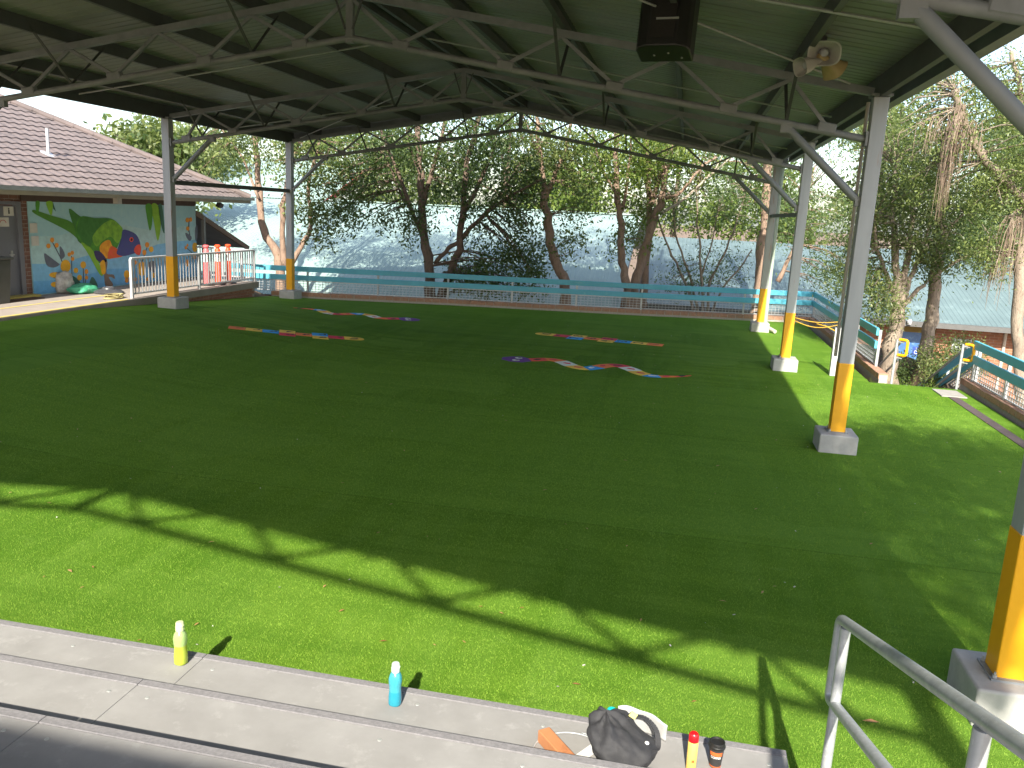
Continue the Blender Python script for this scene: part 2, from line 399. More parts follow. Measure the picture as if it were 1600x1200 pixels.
# ------------------------------------------------------------------ stage steps
stg = thing('stage_steps', 'pale grey sheeted steps with dark nosing strips in front of the turf', 'steps', (-2, 3.5, 0))
rows = [(4.05, 3.49, .16, -2.58), (3.49, 2.89, .32, -2.60), (2.89, 2.31, .48, -2.66), (2.31, 1.73, .64, -2.9), (1.73, -1.2, .80, -3.1)]
screw = MB().lathe([(.011, 0), (.010, .002), (.004, .0025)], n=10).mesh('screw'); screw.materials.append(MROD)
for yf, yb, z, joint in rows:
    part('riser', MB().box((-2.63, yf-.03, z/2-.011), (6.72, .02, z-.022)), MPANEL, stg)
    xb = [-6.0, joint, .74] if True else None
    xb = [-6.0, joint-2.4, joint, .74-.0] if joint-2.4 > -5.9 else [-6.0, joint, .74]
    xb = xb[:-1] + ([joint+2.4] if joint+2.4 < .5 and z > .32 else []) + [.74]
    for a, b in zip(xb, xb[1:]):
        part('tread_panel', MB().box(((a+b)/2, (yf-.055+yb-.02)/2, z-.01), (b-a-.003, yf-.055-yb+.02, .018)), MPANEL, stg, bevel=.002, bseg=1)
        part('nosing_strip', MB().box(((a+b)/2, yf-.026, z-.008), (b-a-.004, .052, .022)), MNOSE, stg, bevel=.003)
        for x in (a+.12, (a+b)/2-.3, (a+b)/2+.4, b-.1):
            if x > -5.5: link('screw', screw, None, stg, (x, yf-.14, z-.0009)); 
            if x > -5.5 and z < .6: link('screw', screw, None, stg, (x+.03, yb+.05, z-.0009))
part('side_panel', MB().box((.725, 1.4, .065), (.02, 5.2, .13)), MPANEL, stg)
for (yf, yb, z, j), zp in zip(rows[1:], (.16, .32, .48, .64)):
    part('side_panel', MB().box((.725, (yf-.06-1.2)/2, zp-.0+.065), (.02, yf-.06+1.2, .13)), MPANEL, stg)

# unseen roof added behind the camera to shade the upper steps
wk = thing('added_shade_roof', 'added flat roof on posts, out of view, shading the upper steps', 'shade roof', (-3.2, -3.4, 0))
part('roof', MB().box((-3.2, -3.35, 4.2), (12, 1.5, .08)), MPALE, wk)
part('fascia', MB().box((-3.2, -2.58, 4.17), (12, .03, .18)), MCREAM, wk)
for x in (-9.0, -5.1, -1.2, 2.6): part('post', MB().box((x, -4.0, 2.05), (.1, .1, 4.2)), MGREY, wk)

# ------------------------------------------------------------------ shelter
XR, XL, XM = 2.125, -11.19, -4.65
TY = [-1.0, 5.0, 11.0, 17.0, 23.0]
def shear(x, y):                        # the far left corner of the shelter stands a little nearer
    return y - .75*sstep(8, 24, y)*min(1.05, max(0, (XR-x)/(XR-XL)))
SL = .163
def zt(x): return 5.55 - SL*abs(x-XM)       # top chord centre
def zb(x): return 5.00 - SL*abs(x-XM)       # bottom chord centre
shed = thing('shelter', 'large open gabled shelter with grey steel trusses and yellow-based columns over the turf', 'shelter', (XM, 11, 0))
# columns
for i, Y in enumerate(TY):
    for X in (XR, XL):
        y = shear(X, Y); z0 = turf_z(X, y); zbk = z0 + .24
        if i == 0 and X == XL: pass
        top = zt(X) - .06
        c = part('column', MB().box((X, y+.09, (zbk+top)/2), (.176, .176, top-zbk)), MCOLM, shed, bevel=.008)
        part('yellow_sleeve', MB().box((X, y+.09, zbk+.4575), (.184, .184, .905)), MYEL, c, bevel=.008)
        part('base_plate', MB().box((X, y+.09, zbk+.006), (.25, .25, .014)), MGREY, c)
        for bx in (-.1, .1):
            for by in (-.1, .1): part('bolt', MB().lathe([(.014, 0), (.014, .018), (.007, .02), (.007, .035)], (X+bx, y+.09+by, zbk+.012), 8), MROD, c)
        part('cap_plate', MB().box((X, y+.09, top+.02), (.24, .24, .03)), MSTEEL, c)
        part('footing_block', MB().box((X-.0, y+.09, zbk-.17), (.47, .50, .34)), MBLOCK, shed, bevel=.018, bseg=3)
# trusses
NODES = [0, 1.43, 2.86, 4.29, 5.72]
for i, Y in enumerate(TY):
    def P(x, z, dy=0): return Vector((x, shear(x, Y)+.09+dy, z))
    tr = part('truss', MB().beam(P(XL+.09, zt(XL)), P(XM, zt(XM)), .09, .09).beam(P(XM, zt(XM)), P(XR-.09, zt(XR)), .09, .09), MSTEEL, shed)
    for X, s in ((XL, -1), (XR, 1)):
        part('bottom_chord', MB().tube([P(XM, zb(XM)), P(X-s*.085, zb(X))], .045, 12), MSTEEL, tr, smooth='auto')
        part('end_plate', MB().box(P(X-s*.11, zb(X)+.005), (.03, .15, .17)), MSTEEL, tr)
        hs = abs(X-XM); tops = [d for d in NODES if d < hs-.3]; bots = [(a+b)/2 for a, b in zip(tops, tops[1:])] + [(tops[-1]+hs)/2-.05]
        for k, d in enumerate(bots):
            xb_ = XM+s*d; xa = XM+s*tops[k]
            part('web_member', MB().beam(P(xa, zt(xa)-.045), P(xb_, zb(xb_)+.045), .045, .045), MSTEEL, tr)
            if k+1 < len(tops):
                xc = XM+s*tops[k+1]; part('web_member', MB().beam(P(xc, zt(xc)-.045), P(xb_, zb(xb_)+.045), .045, .045), MSTEEL, tr)
            part('gusset_plate', MB().box(P(xb_, zb(xb_)+.03), (.22, .10, .12), Matrix.Rotation(s*math.atan(SL), 3, 'Y')), MSTEEL, tr, bevel=.012, bseg=1)
            if k % 2 == (1 if s > 0 else 0) and i in (1, 2, 3, 4):
                for dy in ((-.75, .75) if i < 4 else (-.75,)):
                    xc = XM+s*tops[min(k+1, len(tops)-1)]
                    part('fly_brace', MB().beam(P(xc, zb(xc)+.03), P(xc, zt(xc)+.12, dy), .04, .012), MPURL, tr)
        if i > 0:
            kx = X-s*1.05
            part('knee_brace', MB().tube([P(X-s*.09, 3.16), P(X-s*.16, 3.21), P(kx+s*.06, zb(kx)-.1), P(kx, zb(kx)-.05)], [.03, .05, .05, .035], 12), MGREY, tr, smooth='auto')
            part('knee_cleat', MB().box(P(X-s*.115, 3.16), (.06, .09, .12)), MSTEEL, tr)
            part('knee_cleat', MB().box(P(kx, zb(kx)-.06), (.14, .08, .12)), MSTEEL, tr)
    part('king_post', MB().box(P(XM, (zt(XM)+zb(XM))/2-.03), (.10, .08, .62)), MSTEEL, tr)
    for dx in (-.13, .13):
        part('king_strap', MB().beam(P(XM+dx*.4, zb(XM)+.1, -.05), P(XM+dx*1.5, zt(XM)-.05, -.05), .03, .02), MPURL, tr)
# purlins, along the ridge direction
def yline(x, y0, y1, n=8): return [(x, shear(x, y0+(y1-y0)*k/n)) for k in range(n+1)]
YE0, YE1 = -1.35, 23.35
for s in (-1, 1):
    hs = abs((XR if s > 0 else XL)-XM)
    for d in [.10] + NODES[1:] + [hs-.0]:
        x = XM+s*d; z = zt(x)+.045+.09
        m_ = MB()
        for k in range(4):
            ya, yb_ = YE0+(YE1-YE0)*k/4, YE0+(YE1-YE0)*(k+1)/4
            m_.cbeam((x, shear(x, ya), z), (x, shear(x, yb_), z), .065, .18, .012, s)
        part('purlin', m_, MPURL, shed)
    # mid-bay bridging
    for a, b in zip(TY, TY[1:]):
        ym = (a+b)/2
        for off in (0,):
            xs_ = [XM+s*d for d in [.12] + NODES[1:] + [hs-.1]]
            part('bridging_rod', MB().tube([(x, shear(x, ym)+.1, zt(x)+.05) for x in xs_], .016, 6), MROD, shed)
    # diagonal roof bracing in two bays
    for a, b in ((TY[1], TY[2]), (TY[3], TY[4])):
        xa, xb_ = XM+s*.3, XM+s*(hs-.4)
        part('brace_rod', MB().tube([(xa, shear(xa, a)+.15, zt(xa)-.0), (xb_, shear(xb_, b)-.1, zt(xb_)-.0)], .012, 6), MROD, shed)
# roof sheets with trapezoid ribs
prof = []
for r in range(4):
    b0 = r*.19; prof += [(b0, 0), (b0+.13, 0), (b0+.142, .008), (b0+.178, .008)]
prof.append((.775, 0))
nsh = int((YE1-YE0)/.76)
for s in (-1, 1):
    xe = (XR+.30) if s > 0 else (XL-.30)
    for k in range(nsh+1):
        y0 = YE0+k*.7615
        m_ = MB(); n = len(prof); vs = []
        xs_ = [XM+s*.02, XM+s*2.4, XM+s*4.6, xe]
        for x in xs_:
            for py_, pz in prof:
                yy = min(y0+py_, YE1+.05); vs.append((x, shear(x, yy), zt(x)+.225+pz+.0006*(k % 2)))
        fs = [(i*n+j, i*n+j+1, (i+1)*n+j+1, (i+1)*n+j) for i in range(3) for j in range(n-1)]
        m_.add(vs, fs); part('roof_sheet', m_, MROOF, shed)
    ge = xe + s*.06
    part('gutter', MB().beam((ge, shear(ge, YE0), zt(xe)+.12), (ge, shear(ge, YE1), zt(xe)+.12), .13, .13), MGREY, shed)
    xf = XR if s > 0 else XL
    part('eave_beam', MB().beam((xf, shear(xf, YE0)+.0, zt(xf)+.02), (xf, shear(xf, YE1), zt(xf)+.02), .07, .16), MPURL, shed)
    for yy in (YE0-.02, YE1+.07):
        bh, bz = (.2, .22) if yy < 0 else (.32, .16)
        part('barge_flashing', MB().beam((XM, shear(XM, yy), zt(XM)+bz), (xe, shear(xe, yy), zt(xe)+bz), .03, bh), MSTEEL, shed)
part('ridge_cap', MB().beam((XM-.12, YE0, zt(XM)+.27), (XM-.12, YE1-.4, zt(XM)+.27), .26, .012).beam((XM+.12, YE0, zt(XM)+.275), (XM+.12, YE1-.4, zt(XM)+.275), .26, .012), MROOF, shed)
# eave struts between columns
for a, b in zip(TY[3:], TY[4:]):
    part('eave_strut', MB().beam((XL, shear(XL, a)+.18, 3.10), (XL, shear(XL, b), 3.10), .09, .10), MPURL, shed)
part('eave_strut', MB().beam((XR, 17.18, 3.05), (XR, 23.0, 3.05), .08, .08), MPURL, shed)
# downpipe and a thin pale upright
MPIPE = plain('pale_green_pipe', (.42, .50, .43), None, .5)
part('downpipe_or_strip', MB().tube([(2.275, 23.2, .1), (2.275, 23.2, 4.3), (2.40, 23.2, 4.42)], .05, 10), MPIPE, shed, smooth='auto')
part('downpipe_or_strip', MB().tube([(2.02, 11.24, 1.2), (2.02, 11.24, 4.35)], .022, 8), MCREAM, shed, smooth='auto')  # thin pale strip up the back-left corner of the second column
dp = part('downpipe_shoe', MB().tube([(2.30, 23.15, .14), (2.38, 22.95, .10), (2.5, 22.7, .06)], .05, 10), MCREAM, shed, smooth='auto')

# loudspeaker hanging under the roof
sp = thing('loudspeaker', 'black boxy loudspeaker hung under the right roof slope', 'loudspeaker', (-.38, 8.85, 4.45))
R = Matrix.Rotation(math.radians(-8), 3, 'Z') @ Matrix.Rotation(math.radians(-12), 3, 'X')
def spk(pts): return [Vector((-.38, 9.0, 4.80)) + R @ Vector(p) for p in pts]
oct_ = [(-.24, -.18), (-.27, -.10), (-.27, .18), (.27, .18), (.27, -.10), (.24, -.18), (.15, -.23), (-.15, -.23)]
mbx = MB(); mbx.poly(spk([(x, y, -.36) for x, y in oct_]), R @ Vector((0, 0, .72))); part('cabinet', mbx, MBLACK, sp, bevel=.015)
MGRILL = plain('grille', (.02, .017, .015), (.014, .012, .01), .7, 40, bump=.5)
part('grille', MB().box(spk([(0, -.236, .02)])[0], (.24, .012, .6), R), MGRILL, sp)
part('mount_bar', MB().box(spk([(0.04, -.247, -.10)])[0], (.22, .012, .018), R), MROD, sp)
for x in (-.1, .05, .17): part('bolt', MB().box(spk([(x, -.1+abs(x), -.363)])[0], (.018, .018, .012), R), MROD, sp)
part('bracket', MB().tube([spk([(0, .0, .36)])[0], (-.38, 9.0, zt(-.38)+.2)], .02, 8), MSTEEL, sp)

# horn loudspeakers
def horn(label, c, direction, mat, w=.2):
    t = thing('horn_speaker', label, 'horn speaker', c, 'horn speakers under the roof')
    d = Vector(direction).normalized(); q = d.to_track_quat('Z', 'Y').to_matrix(); c = Vector(c)
    h = MB().lathe([(.03, -.22), (.045, -.16), (.055, -.10), (.09, -.03), (w*.62, .05), (w*.66, .055), (w*.60, .052), (.075, -.04), (.05, -.10), (.02, -.12)], n=28, sx=1.15, sy=.86, pw=3.0)
    h.v = [tuple(c + q @ Vector(v)) for v in h.v]; part('horn', h, mat, t, smooth='auto')
    k = MB().lathe([(.045, -.16), (.05, -.06), (.035, .0), (.02, .01)], n=16); k.v = [tuple(c + q @ Vector(v)) for v in k.v]; part('driver', k, MWHITE, t, smooth='auto')
    part('bracket', MB().beam(c - d*.18, c - d*.18 + Vector((0, .1, .22)), .04, .015), MSTEEL, t)
MHORN = plain('horn_plastic', (.50, .48, .44), (.42, .40, .36), .5, 6)
MHORN2 = plain('aged_horn_plastic', (.45, .34, .16), (.36, .27, .12), .55, 6)
hc = atY(1288, 83, 9.6)
horn('pale horn speaker facing the steps, uppermost of the cluster under the roof', hc, (-.12, -1, -.25), MHORN, .22)
horn('small white horn speaker turned towards the left of the cluster', atY(1257, 103, 9.6), (-1, -.45, -.35), MHORN, .17)
horn('yellowed horn speaker seen from behind, turned right in the cluster', atY(1300, 106, 9.75), (.75, .5, -.5), MHORN2, .2)

# ------------------------------------------------------------------ house with the mural
hs_ = thing('mural_house', 'brick house with brown tiled hip roof and a painted parrot mural', 'building', (-14.2, 18, .4))
WX = -14.0
part('wall', MB().box((WX-.14, 18.8, 1.42), (.24, 6.5, 2.26)), MWALLB, hs_)
part('wall', MB().box((WX-.14, 13.5, 2.62), (.24, 4.1, .14)), MWALLB, hs_)
part('wall', MB().box((WX-.14, 9.0, 1.42), (.24, 9.0, 2.26)), MWALLB, hs_)
part('wall', MB().box((-17.5, 21.9, 1.2), (6.6, .24, 2.7)), MWALLB, hs_)
part('window_lintel', MB().box((WX-.10, 18.8, 2.62), (.22, 6.52, .14)), plain('dark_lintel', (.09, .06, .05), None, .8), hs_)
# door
dr = part('door', MB().box((WX-.06, 14.45, 1.49), (.05, 1.9, 1.9)), MDOOR, hs_)
part('door_frame', MB().box((WX-.03, 15.45, 1.52), (.10, .12, 2.02)).box((WX-.032, 14.33, 2.495), (.092, 2.1, .07)), MDOOR, hs_)
part('door_handle', MB().tube([(WX-.03, 15.22, 1.42), (WX+.03, 15.22, 1.42), (WX+.035, 15.10, 1.42)], .014, 8).box((WX-.028, 15.22, 1.42), (.014, .06, .16)), MROD, dr, smooth='auto')
part('door_step', MB().box((WX+.06, 14.6, .525), (.3, 2.2, .05)), MYLINE, hs_)
p = atX(15, 330, WX); part('door_sign', MB().box((WX-.026, p.y, p.z), (.012, .26, .19)), MPAPER, dr)
part('sign_symbol', MB().box((WX-.018, p.y, p.z-.015), (.006, .035, .08)).box((WX-.018, p.y, p.z+.048), (.006, .03, .03)), MDARK, dr)
p = atX(7, 347, WX); part('door_sign', MB().box((WX-.026, p.y, p.z), (.012, .28, .19)), MPAPER, dr)
arc = MB(); arc.tube([(WX-.018, p.y-.02+.08*math.cos(a), p.z+.06*math.sin(a)-.02) for a in [math.pi*k/8 for k in range(9)]], .006, 5); part('sign_symbol', arc, MRED, dr)
# mural
def zr(x, y): q = atX(x/4, 250+y/4, WX); return (q.y, q.z)
def smooth_closed(pts, sub=4):
    out = []; n = len(pts)
    if n < 4: return pts
    for i in range(n):
        p0, p1, p2, p3 = [Vector(pts[(i+k-1) % n]) for k in range(4)]
        for k in range(sub):
            u = k/sub; q = .5*((2*p1)+(p2-p0)*u+(2*p0-5*p1+4*p2-p3)*u*u+(3*p1-p0-3*p2+p3)*u**3); out.append((q.x, q.y))
    return out
def paint(name, pts, c, layer, par, c2=None):
    if name not in ('painted_flower', 'bird_eye', 'bird_eye_ring', 'painted_stem'): pts = smooth_closed(pts)
    off = .003+.0016*layer
    m_ = MB().poly([(WX+.002, *zr(*q)) for q in pts], (off, 0, 0))
    return part(name, m_, PAINT(c, c2), par)
_pc = {}
def PAINT(c, c2=None):
    k = (c, c2)
    if k not in _pc: _pc[k] = plain('mural_paint', c, c2 or tuple(x*.8 for x in c), .7, 7)
    return _pc[k]
q0, q1 = zr(182, 262), zr(1232, 280)
yA, yB = 15.72, 22.05
mural = part('mural', MB().box((WX-.012, (yA+yB)/2, 1.52), (.024, yB-yA, 2.04)), PAINT((.32, .55, .62), (.37, .60, .64)), hs_)
def band(pts_top, zlo, c, layer):
    pts = [(WX+.001, y, z) for y, z in pts_top] + [(WX+.001, yB-.005, zlo), (WX+.001, yA+.005, zlo)]
    part('painted_band', MB().poly(pts, (.002+.0016*layer, 0, 0)), PAINT(c), mural)
band([(yA+.005, 1.78), (16.6, 1.80), (17.6, 1.98), (18.6, 2.05), (19.6, 1.92), (20.6, 1.84), (21.4, 1.98), (yB-.005, 1.95)], .52, (.44, .66, .68), 0)
band([(yA+.005, 1.20), (16.5, 1.16), (17.4, 1.30), (18.3, 1.36), (19.2, 1.30), (20.2, 1.50), (21.2, 1.56), (yB-.005, 1.58)], .52, (.24, .54, .80), 1)
band([(yA+.005, .82), (16.8, .78), (18.2, .95), (19.6, .9), (21.0, 1.12), (yB-.005, 1.1)], .52, (.16, .45, .77), 2)
G1, G2, G3 = (.06, .22, .04), (.09, .33, .03), (.26, .52, .04)
OR, PU, RD, GL, DG = (.88, .45, .02), (.06, .07, .26), (.78, .09, .05), (.14, .16, .21), (.05, .16, .11)
paint('bird_tail', [(205,312),(240,320),(330,350),(440,385),(490,450),(505,510),(440,455),(340,400),(215,335)], (.09, .27, .03), 3, mural)
paint('bird_wing_tip', [(430,305),(500,352),(570,372),(640,400),(600,500),(500,520),(465,430)], G1, 4, mural)
paint('bird_body', [(500,355),(590,362),(690,366),(740,400),(765,440),(750,500),(720,560),(640,640),(600,630),(560,570),(510,520),(470,440)], G2, 5, mural, (.05, .19, .02))
paint('bird_back', [(505,360),(600,364),(680,370),(640,420),(590,470),(560,540),(520,515),(478,440)], G1, 6, mural, (.04, .17, .025))
paint('bird_thigh', [(505,515),(560,545),(600,610),(640,712),(622,716),(580,640),(540,570)], G3, 6, mural)
paint('bird_neck', [(640,400),(700,375),(740,402),(764,440),(735,520),(690,480),(640,505),(600,540),(575,480)], G3, 7, mural, (.12, .30, .03))
paint('bird_chest', [(620,545),(640,515),(680,500),(700,540),(740,590),(700,612),(650,612),(628,585)], OR, 8, mural, (.66, .22, .02))
paint('bird_chest_red', [(688,540),(735,560),(768,598),(700,614),(668,612)], RD, 9, mural, (.62, .14, .02))
paint('bird_head', [(765,438),(810,445),(850,470),(872,520),(870,570),(830,585),(770,600),(725,585),(740,540),(755,490)], PU, 10, mural, (.06, .075, .22))
paint('bird_beak', [(833,570),(845,537),(870,528),(878,558),(866,595)], RD, 11, mural)
paint('bird_leg', [(585,570),(625,575),(665,630),(630,638),(600,622)], (.05, .04, .13), 9, mural)
paint('bird_leg', [(624,642),(648,628),(656,700),(634,712)], OR, 10, mural)
paint('bird_foot', [(648,625),(668,640),(662,708),(705,716),(713,742),(695,732),(676,735),(704,782),(660,786),(650,730)], (.23, .17, .13), 9, mural)
def ell(cx, cy, rx, ry, n=14): return [(cx+rx*math.cos(2*math.pi*k/n), cy+ry*math.sin(2*math.pi*k/n)) for k in range(n)]
paint('bird_eye_ring', ell(817, 497, 12, 15), RD, 12, mural); paint('bird_eye', ell(817, 497, 6, 9), (.01, .01, .012), 13, mural)
for pts, c in (([(222,262),(245,262),(241,312),(229,345)], G2), ([(288,262),(326,264),(320,345),(300,310)], G3), ([(328,264),(347,320),(331,302)], DG),
               ([(910,280),(945,282),(950,380),(935,440),(915,340)], G2), ([(945,282),(985,285),(1003,400),(985,505),(963,400)], G3), ([(988,285),(1012,290),(1026,458),(1000,380)], DG)):
    paint('painted_gum_leaf', pts, c, 4, mural)
for pts, c in (([(275,585),(305,602),(350,636),(370,655),(330,672),(290,655)], GL), ([(372,540),(395,568),(402,602),(378,615)], GL), ([(558,792),(570,733),(592,747),(607,795)], DG),
               ([(405,738),(450,723),(490,752),(503,782),(460,790),(420,770)], DG), ([(1160,455),(1195,480),(1185,506),(1165,482)], GL), ([(1218,440),(1230,405),(1232,480),(1222,505)], GL), ([(930,640),(965,635),(972,690),(940,700)], GL)):
    paint('painted_leaf', pts, c, 4, mural)
for a, b in (((324,510),(372,600)), ((372,600),(395,655)), ((445,600),(448,720)), ((518,672),(522,780)), ((1180,380),(1178,450)), ((1178,430),(1185,470)), ((918,545),(885,640)), ((538,700),(530,780)), ((395,690),(450,740)), ((330,735),(400,750)), ((1165,550),(1200,580))):
    dx, dy = b[0]-a[0], b[1]-a[1]; L = math.hypot(dx, dy); nx, ny = -dy/L*2.2, dx/L*2.2
    paint('painted_stem', [(a[0]+nx, a[1]+ny), (b[0]+nx, b[1]+ny), (b[0]-nx, b[1]-ny), (a[0]-nx, a[1]-ny)], (.10, .12, .15), 4, mural)
for e in ((324,500,12,16),(301,537,12,15),(352,533,12,15),(408,663,31,40),(431,590,10,13),(450,580,10,13),(452,618,10,13),(518,655,17,22),(472,690,14,17),(538,697,11,16),(495,735,15,18),(538,735,10,13),(340,718,34,17),(340,778,24,17),(520,783,14,8),(790,715,17,27),(790,750,11,18),(918,530,12,17),(943,558,14,18),(900,578,12,18),(1170,375,11,15),(1190,372,9,14),(1172,428,9,13),(1160,548,7,11),(1170,533,5,9),(1216,545,15,30),(885,680,25,45),(843,640,10,14),(960,720,13,16),(1165,645,11,24),(1213,605,8,20),(920,745,9,12),(843,745,9,16)):
    paint('painted_flower', ell(*e), (.88, .46, .03) if e[2] > 12 else (.85, .32, .03), 5, mural)
for y in ((205, 425), (215, 505)):
    a = zr(*y); part('paper_notice', MB().box((WX+.02, a[0], a[1]), (.006, .21, .21)), MPAPER, mural)
# paved roof: eave, gutter, tiles
EX, EZ, CY = -13.35, 2.84, 23.98; TP = .487
part('soffit', MB().box((EX-.32, 14.9, 2.72), (.62, 18.2, .03)), MCREAM, hs_)
part('fascia', MB().box((EX+.005, 14.95, 2.76), (.03, 18.1, .16)), MCREAM, hs_)
part('gutter', MB().box((EX+.075, 14.95, 2.815), (.11, 18.2, .09)), plain('gutter_grey', (.22, .24, .23), None, .5), hs_)
part('fascia', MB().box((-17.2, CY+.0, 2.76), (7.7, .03, .16)), MCREAM, hs_)
gp = atX(185, 308, EX); part('downpipe_bracket', MB().box((EX-.03, gp.y, 2.655), (.12, .16, .2)), MCREAM, hs_)
p = atX(348, 314, EX); part('floodlight', MB().box((EX-.10, p.y, 2.60), (.12, .22, .12), Matrix.Rotation(.5, 3, 'Y')), MBLACK, hs_, bevel=.01)
RL = 6.4
rf = MB(); apx = EX-RL
rf.add([(EX, CY, EZ), (apx, CY-RL, EZ+RL*TP), (apx, 4, EZ+RL*TP), (EX, 4, EZ), (EX-2*RL, CY, EZ), (EX-2*RL, 4, EZ)], [(0, 1, 2, 3), (0, 4, 1), (4, 5, 2, 1)])
rf.v = [(x, y, z-.05) for x, y, z in rf.v]
roof = part('roof', rf, MTILE, hs_)
sl = math.atan(TP); CR = .315; CW = .30
nseg = 7; tv = []
for xx in (0, 1):
    for th in (0, 1):
        for k in range(nseg+1):
            t_ = k/nseg; h = .011*math.sin(t_*2*math.pi)
            tv.append((-CR*1.12*xx, t_*CW, h + (.030 if not xx else .004) - (.028 if th else 0)))
tf = []; n1 = nseg+1
for k in range(nseg):
    tf += [(k, k+1, 2*n1+k+1, 2*n1+k), (n1+k, 3*n1+k, 3*n1+k+1, n1+k+1), (k, n1+k, n1+k+1, k+1)]
tf += [(0, 2*n1, 3*n1, n1), (nseg, n1+nseg, 3*n1+nseg, 2*n1+nseg)]
tb = MB().add(tv, tf); tme = tb.mesh('tile', smooth='auto'); tme.materials.append(MTILE)
cand = []
for r in range(int(RL/math.cos(sl)/CR)):
    for k in range(64):
        s_ = r*CR*math.cos(sl); y = 4.3 + k*CW
        if y + CW > CY - s_ - .05: continue
        L_ = Vector((EX+.04-s_, y, EZ+s_*TP-.01)); vis = L_ - CAMV
        pxx = 800+FPX*vis.dot(RIGHT)/vis.dot(FWD); pyy = 600+FPX*vis.dot(DOWN)/vis.dot(FWD)
        inside = (-25 < pxx < 400 and 150 < pyy < 330)
        cand.append((0 if inside else 1, vis.length, L_, r))
cand.sort(key=lambda c: (c[0], c[1]))
rest = MB()
for i, (_, _, L_, r) in enumerate(cand):
    if i < 300: link('tile', tme, None, roof, L_, (0, sl, 0))
    else:
        Rm = Matrix.Rotation(sl, 3, 'Y'); rest.add([L_ + Rm @ Vector(v) for v in tv], tf)
o = part('tiles', rest, MTILE, roof, smooth='auto'); o['kind'] = 'stuff'
for k in range(19):
    a = k*.36; b_ = a+.40
    part('hip_tile', MB().tube([(EX-a/1.0*.94, CY-a*.94, EZ+a*.94*TP+.03), (EX-b_*.94, CY-b_*.94, EZ+b_*.94*TP+.045)], [.105, .095], 8), MTILE, roof, smooth='auto')
vp = atX(76, 246, -14.9)
vs_ = (EX-vp.x); vz = EZ+vs_*TP
part('vent_pipe', MB().tube([(vp.x, vp.y, vz-.02), (vp.x, vp.y, vz+.62)], .035, 10), MWHITE, roof, smooth='auto')
part('vent_flashing', MB().box((vp.x, vp.y, vz+.03), (.3, .3, .02), Matrix.Rotation(sl, 3, 'Y')), MWHITE, roof)

# stair awning at the far end of the house
aw = thing('stair_awning', 'dark skillion awning on posts beyond the mural wall', 'awning', (-14.4, 23.2, 0))
p0, p1 = atX(306, 333, WX), atX(388, 388, WX)
part('awning_roof', MB().beam((p0.x-1.2, p0.y, p0.z+.03), (p1.x-1.2, p1.y, p1.z+.03), 2.4, .06), MGREY, aw)
part('rafter', MB().beam(p0, p1, .07, .14), plain('timber_brown', (.23, .17, .13), None, .8), aw)
for px_ in (318,):
    q = atX(px_, 360, WX); part('post', MB().box((WX, q.y, 1.15), (.09, .09, 2.2)), MGREY, aw)
part('back_wall', MB().box((-15.9, 23.5, .9), (.12, 3.0, 2.0)), MGREY, aw)

# footpath railing
rl = thing('white_railing', 'white baluster railing along the raised footpath', 'railing', (-12.12, 19.3, .5))
RX = -12.12; ya, yb_ = 16.5, 21.95
part('top_rail', MB().beam((RX, ya, 1.39), (RX, yb_, 1.39), .06, .05), MWHITE, rl, bevel=.008)
part('bottom_rail', MB().beam((RX, ya, .60), (RX, yb_, .60), .045, .035), MWHITE, rl)
for y in (ya, 19.15, yb_): part('post', MB().box((RX, y, .94), (.055, .055, .88)), MWHITE, rl)
bal = MB().box((0, 0, 0), (.022, .022, .76)).mesh('baluster'); bal.materials.append(MWHITE)
n = 44
for k in range(1, n): link('baluster', bal, None, rl, (RX, ya+(yb_-ya)*k/n, .99))
rl2 = thing('white_end_railing', 'short white railing across the far end of the footpath', 'railing', (-13, 21.97, .5))
part('top_rail', MB().beam((RX-.04, 21.97, 1.38), (-13.95, 21.97, 1.38), .06, .05), MWHITE, rl2)
part('bottom_rail', MB().beam((RX-.04, 21.97, .60), (-13.95, 21.97, .60), .045, .035), MWHITE, rl2)
for k in range(1, 15): link('baluster', bal, None, rl2, (RX-.04-1.8*k/15, 21.97, .99))

# traffic bollards behind the railing
MORG = plain('orange_plastic', (.80, .09, .025), (.7, .07, .02), .5, 4); MPNK = plain('faded_pink_plastic', (.76, .14, .15), (.68, .12, .13), .5, 4); MBAND = plain('reflective_band', (.75, .75, .75), None, .4)
for (X, Y), m_, lab in (((-12.52, 20.15), MPNK, 'faded pink traffic bollard nearest the parrot mural, behind white railing'), ((-12.42, 20.55), MORG, 'middle red traffic bollard of the three behind the white railing'), ((-12.40, 21.05), MORG, 'orange traffic bollard farthest along the white railing, beside the end post')):
    t = thing('traffic_bollard', lab, 'bollard', (X, Y, .5), 'traffic bollards on the footpath')
    part('body', MB().lathe([(.085, .04), (.085, .45), (.075, .92), (.06, .96)], (X, Y, .5), 20), m_, t, smooth='auto')
    part('reflective_band', MB().lathe([(.083, .62), (.0795, .82)], (X, Y, .5), 20), MBAND, t, smooth='auto')
    part('handle_top', MB().lathe([(.05, .94), (.05, 1.0), (.078, 1.01), (.08, 1.05), (.05, 1.07)], (X, Y, .5), 20), m_, t, smooth='auto')
    part('base', MB().lathe([(.21, 0), (.21, .025), (.12, .05), (.09, .05)], (X, Y, .5), 8), MBLACK, t)

